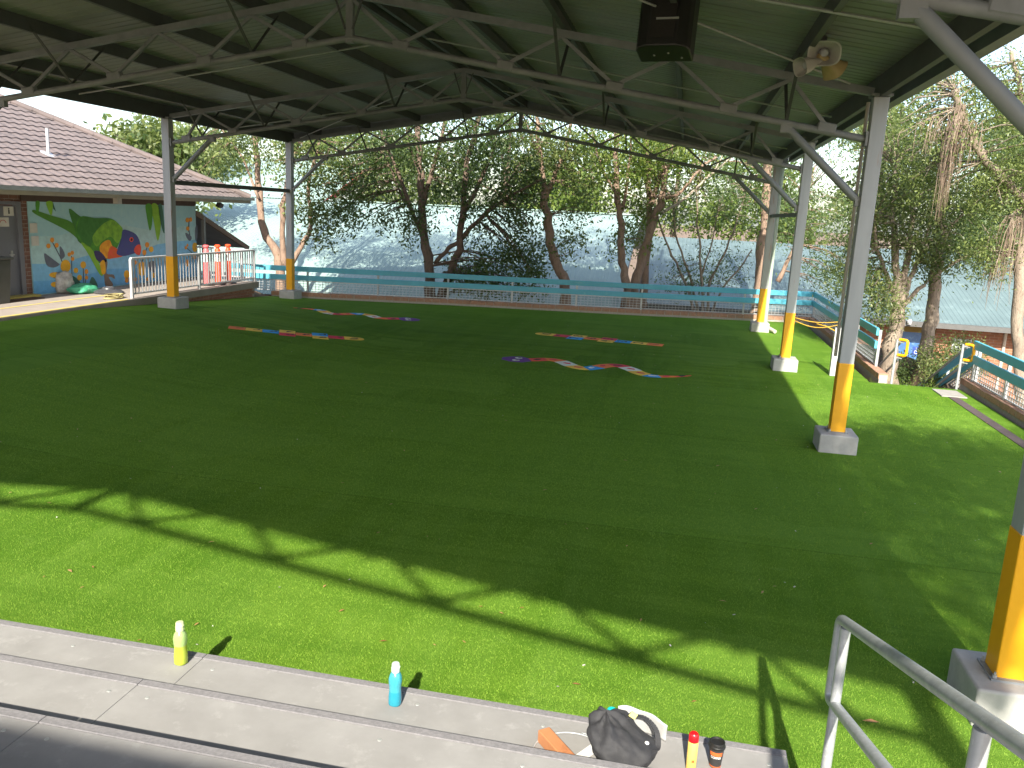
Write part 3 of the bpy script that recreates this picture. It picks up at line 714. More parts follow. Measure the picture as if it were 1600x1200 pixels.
# things on the footpath
def blob(c, d, seed, amp=.25, n=20, fold=5.0):
    m_ = MB(); vs = []; fs = []; c = Vector(c)
    for i in range(n+1):
        th = math.pi*i/n
        for k in range(2*n):
            ph = math.pi*k/n; p_ = Vector((math.sin(th)*math.cos(ph), math.sin(th)*math.sin(ph), math.cos(th)))
            w = 1 + amp*(mnoise.noise(p_*1.7 + Vector((seed, 0, 0)))) + amp*.35*mnoise.noise(p_*fold + Vector((0, seed, 0)))
            q = Vector((p_.x*d[0], p_.y*d[1], p_.z*d[2]))*w
            q.z = max(q.z, -d[2]*.72); vs.append(c+q)
    for i in range(n):
        for k in range(2*n):
            k2 = (k+1) % (2*n); fs.append((i*2*n+k, i*2*n+k2, (i+1)*2*n+k2, (i+1)*2*n+k))
    return m_.add(vs, fs)
q = at(98, 457, .5); solo('white_bag', blob((q.x+.05, q.y, .70), (.20, .22, .27), 3, .3), plain('white_sack', (.62, .60, .57), (.30, .28, .25), .8, 7), 'white crumpled sack standing against the mural', 'bag', smooth=True)
q = at(124, 457, .5); solo('green_bag', blob((q.x+.12, q.y, .59), (.24, .40, .13), 9, .2), plain('green_sack', (.05, .30, .16), (.08, .42, .25), .6, 6, wear=(.6, .6, .6), wscale=7, wlo=.62, whi=.66), 'green plastic sack lying flat against the mural', 'bag', smooth=True)
q = at(170, 458, .5)
solo('rubber_dish', MB().lathe([(.32, 0), (.34, .03), (.28, .07), (.15, .10), (.14, .13), (.10, .15), (.08, .13)], (q.x, q.y, .5), 28), plain('dark_rubber', (.07, .07, .08), None, .4), 'round black rubber dish lying upside down on the footpath', 'dish', smooth='auto')
q = at(178, 466, .5); cm = MB()
for k in range(7):
    cm.tube([(q.x+(.14+.02*math.sin(k*2))*math.cos(a)+random.uniform(-.02, .02), q.y+(.24+.04*math.cos(k))*math.sin(a), .505+.012*k+random.uniform(0, .01)) for a in [2*math.pi*j/18 for j in range(19)]], .010, 5)
solo('rope_coil', cm, plain('straw_rope', (.42, .36, .17), None, .8), 'straw coloured rope coiled loosely on the footpath edge', 'rope', smooth=True)
bn = thing('wheelie_bin', 'dark wheelie bin beside the grey door, cut by the left frame', 'bin', (-13.72, 14.2, .5))
part('body', MB().add([(-13.98, 13.93, .5), (-13.46, 13.93, .5), (-13.46, 14.47, .5), (-13.98, 14.47, .5), (-14.0, 13.87, 1.38), (-13.42, 13.87, 1.38), (-13.42, 14.53, 1.38), (-14.0, 14.53, 1.38)], [(0,1,2,3),(4,5,6,7),(0,1,5,4),(1,2,6,5),(2,3,7,6),(3,0,4,7)]), MBIN, bn, bevel=.015)
part('lid', MB().box((-13.70, 14.2, 1.41), (.66, .72, .05)), MBIN, bn, bevel=.015)
q = at(40, 463, .5); solo('door_mat', MB().box((-13.75, 15.0, .506), (.45, 1.0, .014)), plain('brown_mat', (.16, .09, .06), None, .95, 30, bump=.6), 'brown doormat on the footpath before the grey door', 'mat')

# ------------------------------------------------------------------ brick kerbs and blue fences
def brick_line(par, pts, mat, z, h=.11, w=.16, L=.232, me=None):
    me = me or MB().box((0, 0, 0), (L-.010, w, h)).mesh('brick', bevel=.006, bseg=1)
    if not me.materials: me.materials.append(mat)
    for (x0, y0), (x1, y1) in zip(pts, pts[1:]):
        d = math.hypot(x1-x0, y1-y0); n = max(1, round(d/L)); a = math.atan2(y1-y0, x1-x0)
        for k in range(n):
            t = (k+.5)/n; link('brick', me, None, par, (x0+(x1-x0)*t+random.uniform(-.003, .003), y0+(y1-y0)*t+random.uniform(-.003, .003), z+random.uniform(-.003, .003)), (0, 0, a+random.uniform(-.012, .012)))
def kerb(name, label, pts, z=.115):
    t = thing(name, label, 'kerb', (pts[0][0], pts[0][1], 0))
    m_ = MB()
    for (x0, y0), (x1, y1) in zip(pts, pts[1:]): m_.beam((x0, y0, z-.12), (x1, y1, z-.12), .15, .30)
    part('mortar_bed', m_, MMORT, t)
    brick_line(t, pts, MBRICKK, z, .11, .18)
    return t
FY = [(x, y+.03) for x, y in FENCE]
kerb('brick_kerb', 'low brick kerb under the far blue fence', [(-12.0, fence_y(-12)+.03)] + FY[1:])
kerb('brick_kerb', 'low brick kerb under the short fence run right of the columns', [(3.86, 25.8), (3.86, 16.45)], .12)
kerb('brick_kerb', 'low brick kerb under the blue fence at the right edge', [(5.38, 16.75), (5.33, 8.0)], .12)

def mesh_panel(par, a, b, zlo, zhi, step_v=.10, step_h=.075):
    m_ = MB(); a, b = Vector(a), Vector(b); d = b-a; L = math.hypot(d.x, d.y)
    dl = zlo; n = max(2, int(L/step_v))
    for k in range(1, n):
        t = k/n; p_ = a+d*t; m_.beam((p_.x, p_.y, p_.z+zlo), (p_.x, p_.y, p_.z+zhi), .009, .009)
    nh = int((zhi-zlo)/step_h)
    for k in range(nh+1):
        z = zlo+(zhi-zlo)*k/nh; m_.beam((a.x, a.y, a.z+z), (b.x, b.y, b.z+z), .010 if 0 < k < nh else .024, .010 if 0 < k < nh else .024)
    o = part('mesh_panel', m_, MGALV, par); o['kind'] = 'stuff'
def blue_fence(name, label, pts, spacing, face, top=.86, low=.60, panel=True, posts=True):
    t = thing(name, label, 'fence', pts[0]); pts = [Vector(p_) for p_ in pts]
    for i, (a, b) in enumerate(zip(pts, pts[1:])):
        L = (b-a).length; n = max(1, round(L/spacing)); d = (b-a)/n
        sd = d.normalized().cross(Vector((0, 0, 1))).normalized()*face
        for z in (top, low):
            part('rail_board', MB().beam(a+Vector((0, 0, z))+sd*.05, b+Vector((0, 0, z))+sd*.05, .05, .15), MBLUE, t, bevel=.006, bseg=1)
        for k in range(n+(1 if i == len(pts)-2 else 0)):
            p_ = a+d*k
            if posts: part('post', MB().box(p_+Vector((0, 0, .49)), (.05, .05, .82)), MGALV, t)
        if panel:
            for k in range(n): mesh_panel(t, a+d*k+d.normalized()*.03, a+d*(k+1)-d.normalized()*.03, .20, .50)
    return t
blue_fence('blue_fence', 'long fence with two blue rails along the far edge of the turf', [(-13.3, fence_y(-13.3)+.05, 0)] + [(x, y, 0) for x, y in FY[1:]], 2.05, 1)
blue_fence('blue_fence', 'short blue-railed fence run right of the columns, ending at the stairs', [(3.9, 25.95, 0), (3.9, 17.35, 0)], 2.1, 1)
blue_fence('blue_fence', 'blue-railed fence at the right edge, level beside the dark drain strip', [(5.38, 16.4, 0), (5.33, 8.2, 0)], 1.55, 1)
blue_fence('blue_fence', 'blue-railed fence sloping down beside the stairs on the right', [(5.42, 16.35, 0), (5.42, 19.6, -1.45)], 1.7, -1)

# stairs going down between the fences
MSTAIR = plain('stair_concrete', (.34, .32, .30), None, .85, 5)
st = thing('garden_stairs', 'concrete stairs going down between the two yellow-ended handrails', 'stairs', (4.6, 17.8, -1))
for k in range(9): part('tread', MB().box((4.56, 16.6+k*.31, -.08-.155*k-.12), (1.5, .33, .22)), MSTAIR, st)
def hand(label, X, s):
    t = thing('stair_handrail', label, 'handrail', (X, 16.5, 0), None)
    part('post', MB().tube([(X, 16.48, -.02), (X, 16.48, .84)], .024, 10), MGALV, t, smooth='auto')
    part('post', MB().tube([(X, 19.3, -1.6), (X, 19.3, -.55)], .024, 10), MGALV, t, smooth='auto')
    for z in (.78, .46): part('rail', MB().tube([(X+s*.06, 16.5, z), (X+s*.06, 19.4, z-1.42)], .021, 10), MGALV, t, smooth='auto')
    for z in (.80, .50): part('rail_bracket', MB().tube([(X, 16.48, z), (X+s*.10, 16.4, z)], .012, 8), MGALV, t)
    lp = bend([(X+s*.03, 16.44, .85), (X+s*.15, 16.34, .85), (X+s*.15, 16.34, .56), (X+s*.03, 16.44, .56)], .05)
    part('yellow_loop', MB().tube(lp, .027, 10), MYEL, t, smooth='auto')
hand('handrail post with yellow loop end left of the garden stairs', 4.02, 1)
hand('handrail post with yellow loop end right of the garden stairs', 5.16, 1)

# gate post with yellow rope
gp_ = thing('gate_post', 'white square post standing on lit turf behind the second column', 'post', (3.02, 16.8, 0))
part('post', MB().box((3.02, 16.84, .47), (.13, .13, .94)), MWHITE, gp_, bevel=.006)
part('latch', MB().box((3.02, 16.80, 1.02), (.05, .06, .18)), MSTEEL, gp_)
part('latch_handle', MB().box((3.02, 16.76, 1.16), (.035, .035, .14)), MYEL, gp_)
rp = MB()
for dz, sag in ((0, .05), (-.06, .09)):
    rp.tube([(2.22+(3.0-2.22)*k/12, 17.0-.2*k/12, 1.06+dz+.0*k-sag*math.sin(math.pi*k/12)) for k in range(13)], .008, 6)
rp.tube([(2.62, 16.9, .98), (2.8, 16.85, .95), (3.0, 16.8, .86)], .011, 6)
solo('yellow_rope', rp, plain('yellow_rope', (.55, .33, .03), None, .7), 'yellow rope strung from the third column to the white post', 'rope', smooth=True)

# drain strip and pit lid
dr_ = solo('drain_strip', MB().box((4.84, 11.6, .006), (.17, 7.9, .008)), plain('dark_rubber_strip', (.10, .075, .075), (.075, .055, .055), .8, 8), 'dark drain strip set in the turf along the right side', 'drain')
solo('pit_lid', MB().box((4.86, 15.85, .012), (.42, .62, .02)), MSTAIR, 'grey pit lid in the turf at the top of the stairs', 'lid', bevel=.004)

# ------------------------------------------------------------------ turf games
def text_mesh(s_, size):
    cu = bpy.data.curves.new('t', 'FONT'); cu.body = s_; cu.size = size; cu.align_x = 'CENTER'; cu.align_y = 'CENTER'; cu.offset = size*.03
    ob = bpy.data.objects.new('t', cu); me = bpy.data.meshes.new_from_object(ob)
    bpy.data.objects.remove(ob); bpy.data.curves.remove(cu); return me
CT = {'r': (.84, .08, .06), 'o': (.90, .22, .05), 'y': (.94, .62, .08), 'b': (.03, .36, .84), 'p': (.15, .04, .30), 'w': (.82, .85, .80), 'c': (.80, .035, .09)}
CM = {k: plain('turf_inlay_'+k, c, tuple(x*.92 for x in c), .8, 20, bump=.3) for k, c in CT.items()}
MINK = plain('turf_inlay_dark', (.04, .03, .03), None, .8)
def strip_quad(A, ux, uy, x0, x1, y0, y1, dome=0):
    pts = [(x0, y0), (x1, y0), (x1, y1), (x0, y1)]
    if dome:
        n = 10; cy_ = (y0+y1)/2; r = (y1-y0)/2
        pts = [(x0, y0)] + [(x1 + r*1.0*math.sin(math.pi*k/n), cy_-r*math.cos(math.pi*k/n)) for k in range(n+1)] + [(x0, y1)]
    out = []
    for a, b in pts:
        x = A.x+ux.x*a+uy.x*b; y = A.y+ux.y*a+uy.y*b; out.append((x, y, turf_z(x, y)+.004))
    return out
def hopscotch(label, A, B, order, ccw):
    # A is the middle of the start edge, B the tip of the dome
    ux = Vector((B.x-A.x, B.y-A.y, 0)); L = ux.length; ux.normalize(); uy = Vector((-ux.y, ux.x, 0))
    t = thing('hopscotch', label, 'hopscotch', A, 'turf games'); s_ = L/8.25
    for x, y, w, num, c in order:
        dome = num == '10'
        pts = strip_quad(A, ux, uy, x*s_, (x+(.75 if dome else 1))*s_-.006, y*s_-w*s_/2+.004, y*s_+w*s_/2-.004, dome)
        sq = part('square', MB().poly(pts, (0, 0, .004)), CM[c], t)
        me = text_mesh(num, s_*.86); me.materials.append(MINK)
        cx = A + ux*((x+.52)*s_) + uy*(y*s_); z = turf_z(cx.x, cx.y)+.0105
        o = link('numeral', me, None, sq, (cx.x, cx.y, z), (0, 0, math.atan2(ux.y, ux.x) + ccw))
        o.matrix_parent_inverse = PINV[t.name].inverted() @ PINV[t.name]
A1, B1 = turf_at(357, 511.5), turf_at(569, 530.5)
W = .98
hopscotch('hopscotch game of coloured squares left of centre, nearer the left columns', A1, B1,
    [(0, 0, W, '1', 'o'), (1, 0, W, '2', 'y'), (2, 0, W, '3', 'b'), (3, .5, W, '4', 'y'), (3, -.5, W, '5', 'c'), (4, 0, W, '6', 'o'), (5, .5, W, '7', 'b'), (5, -.5, W, '8', 'y'), (6, 0, W, '9', 'c'), (7, 0, W*1.1, '10', 'y')], -math.pi/2)
A2, B2 = turf_at(1036, 540), turf_at(837, 521)
hopscotch('hopscotch game of coloured squares right of centre, its dome end pointing left', A2, B2,
    [(0, 0, W, '1', 'o'), (1, 0, W, '2', 'y'), (2, 0, W, '3', 'b'), (3, .5, W, '4', 'y'), (3, -.5, W, '5', 'c'), (4, 0, W, '6', 'o'), (5, .5, W, '7', 'b'), (5, -.5, W, '8', 'y'), (6, 0, W, '9', 'c'), (7, 0, W*1.1, '10', 'y')], -math.pi/2)
def snake(label, pxs, segs, width, head):
    pts = [turf_at(*q) for q in pxs]
    # resample by a smooth spline
    dense = []
    for i in range(len(pts)-1):
        p0, p1, p2, p3 = pts[max(i-1, 0)], pts[i], pts[i+1], pts[min(i+2, len(pts)-1)]
        for k in range(6):
            u = k/6; dense.append(.5*((2*p1)+(p2-p0)*u+(2*p0-5*p1+4*p2-p3)*u*u+(3*p1-p0-3*p2+p3)*u**3))
    dense.append(pts[-1])
    t = thing('snake_inlay', label, 'snake game', dense[0], 'turf games'); N = len(dense)
    def edge(i, w):
        d = dense[min(i+1, N-1)]-dense[max(i-1, 0)]; d.z = 0; d.normalize(); nrm = Vector((-d.y, d.x, 0)); a = dense[i]+nrm*w/2; b = dense[i]-nrm*w/2
        return [Vector((q.x, q.y, turf_z(q.x, q.y)+.004)) for q in (a, b)]
    ns = len(segs); hN = int(N*.13)
    for j, c in enumerate(segs):
        i0 = hN+int((N-1-hN)*j/ns); i1 = hN+int((N-1-hN)*(j+1)/ns)
        def wd(i): t_ = (i-hN)/(N-1-hN); return width*(1 if t_ < .72 else max(.08, 1-(t_-.72)/.28*.92))
        L_ = [edge(i, wd(i)) for i in range(i0, i1+1)]
        sg = part('segment', MB().poly([e[0] for e in L_]+[e[1] for e in reversed(L_)], (0, 0, .004)), CM[c], t)
        im = (i0+i1)//2; q = dense[im]; dv = (dense[i1]-dense[i0]).normalized(); nv = Vector((-dv.y, dv.x, 0)); z = turf_z(q.x, q.y)+.0085
        mk = [q+dv*.10+nv*.05, q+dv*.02+nv*.08, q-dv*.09+nv*.02, q-dv*.06-nv*.05, q+dv*.04-nv*.02]
        part('segment_mark', MB().poly([(a.x, a.y, z) for a in mk], (0, 0, .002)), CM['w'] if c in 'b' else (CM['c'] if c in 'yow' else MINK), sg)
    hp = []
    for i, w in zip([0, hN//4, hN//2, int(hN*.8), hN], (.06, 1.3, 1.95, 2.0, 1.0)): hp.append(edge(i, width*w))
    hd = part('head', MB().poly([e[0] for e in hp]+[e[1] for e in reversed(hp)], (0, 0, .004)), CM['p'], t)
    c0 = dense[int(hN*.55)]
    for e in edge(int(hN*.55), width*.85):
        z = e.z+.0045
        part('eye', MB().lathe([(.075, 0), (.075, .002)], (e.x, e.y, z), 14), CM['w'], hd); part('pupil', MB().lathe([(.035, 0), (.035, .0015)], (e.x+.02, e.y, z+.003), 10), MINK, hd)
def z7(x, y): return (770+x/4.706, 500+y/4.706)
def z6(x, y): return (340+x/4.706, 470+y/4.706)
snake('coloured snake game curving across the turf with its purple head at the left', [z7(*q) for q in ((75,276),(180,290),(290,294),(410,292),(500,306),(580,338),(670,358),(760,350),(840,337),(930,338),(1010,362),(1080,392),(1160,412),(1260,417),(1360,417),(1458,411))], ['r', 'o', 'w', 'y', 'b', 'o', 'c', 'w', 'y', 'b', 'o', 'r'], .31, 'l')
snake('coloured snake game nearer the far fence with its purple head at the right', [z6(*q) for q in ((1490,141),(1400,137),(1320,132),(1230,131),(1170,124),(1120,108),(1060,99),(980,98),(900,99),(840,96),(800,88),(760,72),(700,64),(630,58),(555,52))], ['c', 'o', 'w', 'y', 'b', 'o', 'c', 'w', 'y', 'b', 'o', 'r'], .31, 'r')

# ------------------------------------------------------------------ far buildings
def ribbed_roof(x0, x1, prof_yz, pitch=.15, h=.014):
    m_ = MB(); xs_ = []; zs = []; x = x0
    while x < x1:
        for dx, dz in ((0, 0), (pitch*.55, 0), (pitch*.66, h), (pitch*.88, h)): xs_.append(x+dx); zs.append(dz)
        x += pitch
    n = len(xs_); vs = [(a, y, z+dz) for y, z in prof_yz for a, dz in zip(xs_, zs)]
    fs = [(i*n+j, i*n+j+1, (i+1)*n+j+1, (i+1)*n+j) for i in range(len(prof_yz)-1) for j in range(n-1)]
    return m_.add(vs, fs)
b1 = thing('green_roof_building', 'long low building with pale green metal roof behind the left trees', 'building', (-11, 31, -2.4))
part('roof', ribbed_roof(-21, -2.1, [(26.9, -.45), (28.0, .22), (30.0, 1.12), (33.0, 2.05), (37, 2.92), (45, 1.2)]), MPALE, b1)
part('wall', MB().box((-11.5, 31.5, -1.5), (18.4, 8.6, 2.0)), MWALLR, b1)
part('ridge_cap', MB().box((-11.5, 37, 2.96), (18.9, .4, .04)), MPALE, b1)
part('barge_board', MB().beam((-2.06, 26.9, -.45), (-2.06, 37, 2.95), .05, .2), MWHITE, b1)
b0 = thing('red_trim_building', 'pale roofed building with red trim behind the mural house', 'building', (-20, 40, -2))
part('roof', ribbed_roof(-30, -17.6, [(34, 1.2), (46, 5.2)]), MPALE, b0)
part('wall', MB().box((-24, 40, -.6), (12, 11, 3.4)), MWALLR, b0)
part('red_trim', MB().beam((-17.5, 34, 1.25), (-17.5, 46, 5.25), .08, .22), plain('red_trim', (.34, .03, .05), None, .5), b0)
b2 = thing('brick_amenities_block', 'low red brick building with pale roof and blue door beyond the stairs', 'building', (7, 30, -2.4))
part('roof', ribbed_roof(-1.6, 18, [(27.3, .12), (31, 1.2), (36, 2.1), (44, .2)]), MPALE2, b2)
part('gutter', MB().box((8.2, 27.25, .06), (19.8, .14, .16)), plain('dark_gutter', (.10, .10, .10), None, .5), b2)
part('wall', MB().box((12.0, 28.1, -1.2), (8.2, .25, 2.5)), MWALLR, b2)
part('wall', MB().box((2.3, 28.1, -1.2), (9.1, .25, 2.5)), MWALLR, b2)
part('lintel', MB().box((7.38, 28.1, -.12), (1.08, .25, .32)), plain('ochre_panel', (.22, .15, .03), None, .7), b2)
MBD = plain('blue_door', (.05, .14, .33), (.04, .11, .27), .35, 3, wear=(.2, .35, .55), wscale=2.5, wlo=.55, whi=.7)
bd = part('door', MB().box((7.38, 28.06, -1.32), (1.02, .06, 2.1)), MBD, b2)
q = atY(1432, 548, 28.02)
sg = part('access_sign', MB().box((q.x, 28.02, q.z), (.24, .012, .26)), plain('sign_blue', (.02, .06, .30), None, .5), bd)
MSW = plain('sign_white', (.7, .7, .7), None, .5)
wc = MB(); X0, Z0 = q.x, q.z
wc.tube([(X0-.01+.055*math.cos(a), 28.01, Z0-.045+.055*math.sin(a)) for a in [math.radians(100+k*25) for k in range(12)]], .009, 5)
wc.tube([(X0-.02, 28.01, Z0+.06), (X0-.01, 28.01, Z0-.02), (X0+.05, 28.01, Z0-.02), (X0+.075, 28.01, Z0-.09)], .011, 5)
wc.lathe([(.018, -.006), (.018, .006)], (X0-.02, 28.01, Z0+.09), 10)
part('wheelchair_symbol', wc, MSW, bd)
q = atY(1502, 540, 27.95); part('notice_board', MB().box((q.x, 27.95, q.z), (.55, .03, .42)), plain('notice', (.5, .52, .5), (.30, .36, .42), .6, 9), b2)
part('downpipe_or_strip', MB().tube([(atY(1572, 520, 27.95).x, 27.95, .05), (atY(1565, 560, 27.95).x, 27.95, -2.2)], .05, 8), MCREAM, b2)
q = atY(1421, 500, 27.15); part('floodlight', MB().lathe([(.06, -.1), (.08, 0), (.05, .05)], (q.x, 27.12, q.z-.03), 12), MWHITE, b2, smooth='auto')
q = atY(1155, 489, 27.9); wn = part('white_panel', MB().box((q.x-.2, 27.96, q.z+.02), (1.25, .04, .34)), plain('white_panel_paint', (.7, .7, .72), None, .5), b2)  # white plate standing in for an unidentified pale shape under the eaves
part('black_panel', MB().box((q.x+.62, 27.95, q.z), (.36, .05, .36)), MBLACK, b2)  # black block of the same unidentified shape

# ------------------------------------------------------------------ trees
BARK_P = m_bark('pink_gum_bark', (.32, .225, .17), (.24, .16, .12), (.15, .10, .08))
BARK_D = m_bark('dark_bark', (.20, .14, .11), (.13, .09, .07), (.07, .055, .045))
BARK_G = m_bark('paper_bark', (.33, .27, .21), (.23, .18, .14), (.13, .10, .08))
BARK_W = m_bark('pale_bark', (.48, .42, .35), (.38, .32, .26), (.25, .2, .16))
LEAF_D = m_leaf('dark_leaf', (.022, .050, .016), (.11, .155, .05), .30)
LEAF_O = m_leaf('olive_leaf', (.04, .075, .022), (.19, .22, .075), .32)
LEAF_B = m_leaf('bright_leaf', (.05, .10, .018), (.20, .25, .055), .38)
LEAF_G = m_leaf('grey_green_leaf', (.04, .07, .02), (.24, .29, .09), .36)
LEAF_N = m_leaf('needle_leaf', (.04, .08, .025), (.13, .18, .07), .30)
FROND = m_leaf('dead_frond', (.16, .11, .08), (.36, .28, .21), .15)

def leaf_mesh(C, size, asp, droop=.0):
    n = len(C); d = rng.normal(size=(n, 3)); d[:, 2] -= droop; d /= np.linalg.norm(d, axis=1)[:, None]
    u = rng.normal(size=(n, 3)); u -= (u*d).sum(1)[:, None]*d; u /= np.linalg.norm(u, axis=1)[:, None]
    s_ = size*(.65+.7*rng.random(n))[:, None]; V = np.empty((n, 4, 3))
    V[:, 0] = C-d*s_*.5; V[:, 1] = C+u*s_*asp*.5-d*s_*.05; V[:, 2] = C+d*s_*.5; V[:, 3] = C-u*s_*asp*.5-d*s_*.05
    return fast_mesh('foliage', V.reshape(-1, 3), 4)
def grow(pts, jitter=.06, sub=4):
    out = []
    for i in range(len(pts)-1):
        p0, p1, p2, p3 = pts[max(i-1, 0)], pts[i], pts[i+1], pts[min(i+2, len(pts)-1)]
        for k in range(sub):
            u = k/sub; q = .5*((2*p1)+(p2-p0)*u+(2*p0-5*p1+4*p2-p3)*u*u+(3*p1-p0-3*p2+p3)*u**3)
            out.append(q + (Vector((random.gauss(0, jitter), random.gauss(0, jitter), 0)) if (i or k) else Vector()))
    out.append(pts[-1]); return out
def tree(name, label, Y, stems, crowns, bark, leaf, lsize=.12, asp=.42, group='trees beyond the fence', droop=.4, sig=.30, per=46, cat='tree', limb=None):
    base = None; skel = []; trunk = MB(); limbs = MB(); nt_ = 0
    for st_ in stems:
        pxs, r0, r1 = st_[0], st_[1], st_[2]; Y0 = Y+(st_[3] if len(st_) > 3 else 0); Y1 = Y+(st_[4] if len(st_) > 4 else (st_[3] if len(st_) > 3 else 0)); ground_it = st_[5] if len(st_) > 5 else False
        pts = [atY(x, y, Y0+(Y1-Y0)*i/max(1, len(pxs)-1)) for i, (x, y) in enumerate(pxs)]
        if ground_it:
            g_ = pts[0].copy(); g_.z = min(ground_z(g_.x, g_.y)-.15, g_.z-.1); pts = [g_] + pts
            if base is None: base = Vector((g_.x, g_.y, ground_z(g_.x, g_.y)))
        d = grow(pts, .012+r0*.08); n = len(d)
        rad = [(r0+(r1-r0)*(k/(n-1))**.8)*(1+.07*math.sin(k*1.7)) for k in range(n)]
        if ground_it: rad[0] = r0*1.35; rad[1] = r0*1.15
        (trunk if ground_it else limbs).tube(d, rad, 10 if r0 > .05 else 6); skel += d
    if base is None: base = skel[0]
    t = thing(name, label, cat, base, group)
    SK = np.array([tuple(p_) for p_ in skel]); allC = []
    for (cx, cy, rx, ry, dY, dpt, ncl) in crowns:
        ncl = int(ncl*.74)
        c = atY(cx, cy, Y+dY); k = (Y+dY)/FPX; R3 = np.array([rx*k, dpt, ry*k])
        u = rng.normal(size=(ncl, 3)); u /= np.linalg.norm(u, axis=1)[:, None]; rr = rng.random(ncl)**.42
        C = np.array(tuple(c)) + u*rr[:, None]*R3*(1+.12*rng.normal(size=(ncl, 1)))
        allC.append(C)
    C = np.concatenate(allC)
    for c in C[::2]:
        dd = ((SK-c)**2).sum(1); j = int(dd.argmin()); L = math.sqrt(dd[j])
        if .15 < L < 4.5:
            a = Vector(SK[j]); b = Vector(c); m_ = (a+b)/2+Vector((random.gauss(0, .1), random.gauss(0, .1), L*.08))
            limbs.tube([a, m_, b], [.010+.006*L, .009+.003*L, .004], 4, cap=False)
    part('trunk', trunk, bark, t, smooth=True)
    if limbs.v: part('branches', limbs, limb or bark, t, smooth=True)
    n = len(C); k = per
    P = np.repeat(C, k, 0) + rng.normal(size=(n*k, 3))*np.repeat(sig*(.45+.9*rng.random(n)), k)[:, None]*np.array([1, 1, .75])
    link('foliage', leaf_mesh(P, lsize, asp, droop), leaf, t)
    return t

T = True
tree('gum_tree', 'gum tree with forked pinkish trunk behind the far left column', 25.0,
     [([(438,448),(434,400),(412,360),(405,300),(400,235),(392,150),(385,60)], .19, .06, 0, .5, T), ([(446,420),(441,340),(452,270),(470,205),(480,120)], .11, .04, 0, -.4), ([(452,415),(475,378),(486,350),(482,290),(500,220),(505,140)], .10, .03, 0, .6), ([(404,310),(380,250),(345,200)], .05, .02)],
     [(395,215,75,55,0,1.3,60), (345,245,60,50,.5,1.2,36), (470,250,50,70,0,1.4,55), (500,330,45,55,-.3,1.0,46), (440,130,120,60,0,2,60), (520,255,55,60,.3,1.2,46)], BARK_P, LEAF_O, .13)
tree('shade_tree', 'dark multi-stemmed tree whose trunks fork behind the fence left of centre', 25.4,
     [([(672,466),(668,400),(660,345),(657,270),(652,200),(645,110)], .21, .07, 0, 0, T), ([(664,375),(640,320),(622,270),(600,215),(575,150)], .09, .03, 0, -.6), ([(660,320),(676,262),(692,205),(705,120)], .09, .04, 0, .4), ([(655,270),(640,230),(628,160)], .06, .02, 0, .5), ([(635,320),(612,268),(600,240)], .045, .02)],
     [(580,250,90,65,0,1.6,95), (640,215,90,60,0,1.8,80), (560,320,70,55,-.2,1.2,60), (625,350,50,40,-.4,1.0,36), (700,265,60,70,.3,1.5,60), (600,140,150,60,0,2.2,90), (770,420,60,45,.3,1.1,60), (735,430,40,35,.4,.8,30)], BARK_D, LEAF_D, .12)
tree('shade_tree', 'leaning dark tree just right of the multi-stemmed one, with an arching side limb', 25.6,
     [([(690,465),(704,425),(716,390),(722,335),(728,270),(745,200),(750,120)], .17, .06, 0, 0, T), ([(680,412),(700,388),(718,378)], .07, .07, 0, 0), ([(722,372),(758,335),(800,305),(848,280)], .085, .03, 0, -.4), ([(726,330),(755,270),(775,215),(790,150)], .08, .03, 0, .4), ([(758,335),(790,290),(815,250)], .04, .02)],
     [(765,250,80,75,0,1.7,95), (820,310,50,55,-.2,1.2,55), (760,160,110,60,0,2,80), (745,330,45,45,.2,1.0,34), (810,380,48,55,.4,1.0,55), (825,430,40,40,.3,.9,36)], BARK_D, LEAF_D, .12)
tree('gum_tree', 'gum tree with a bent S-shaped reddish trunk behind the fence at centre', 25.9,
     [([(884,478),(882,440),(866,405),(857,350),(852,300)], .20, .13, 0, 0, T), ([(853,305),(846,250),(840,195),(835,110)], .09, .04, 0, -.3), ([(855,300),(873,258),(888,215),(900,130)], .09, .04, 0, .4), ([(846,250),(825,200),(812,170)], .04, .02)],
     [(850,215,60,60,0,1.6,70), (905,240,45,60,.2,1.3,50), (830,260,40,50,.3,1.1,40), (870,130,90,60,0,2,60), (885,370,32,40,.3,.8,24), (905,320,22,36,.2,.8,16)], BARK_P, LEAF_O, .12)
tree('gum_tree', 'tall gum with straight reddish trunk, left of the dark leaning stem', 25.8,
     [([(982,486),(978,440),(971,400),(970,350),(964,300),(963,220),(960,120)], .16, .07, 0, 0, T), ([(968,310),(955,290),(938,255),(925,205)], .05, .025), ([(972,330),(978,290),(985,240),(992,150)], .06, .03, 0, .4)],
     [(950,235,60,55,0,1.5,62), (990,290,40,50,.5,1.2,40), (960,140,90,60,0,2,60), (990,380,28,40,.4,.7,22)], BARK_P, LEAF_B, .12)
tree('gum_tree', 'dark-stemmed leaning tree with a long bare whitish side branch', 25.9,
     [([(990,485),(992,440),(1004,400),(1020,350),(1034,310),(1040,260),(1062,200),(1080,120)], .19, .06, 0, 0, T), ([(1005,480),(1008,420),(1014,360),(1014,290),(1012,230),(1020,140)], .15, .06, .4, .4), ([(1018,320),(1030,280),(1042,240),(1040,190)], .08, .04, .2, .2), ([(1040,310),(1065,300),(1092,265),(1120,245)], .06, .03, -.2, -.4)],
     [(1035,235,60,55,0,1.6,66), (1080,260,50,40,.2,1.2,40), (1060,140,90,60,0,2,50), (1005,330,25,40,.6,.8,18)], BARK_P, LEAF_B, .12)
o = thing('bare_branch', 'bare whitish branch curving up to the right from the leaning tree', 'branch', atY(1036, 332, 25.8)); 
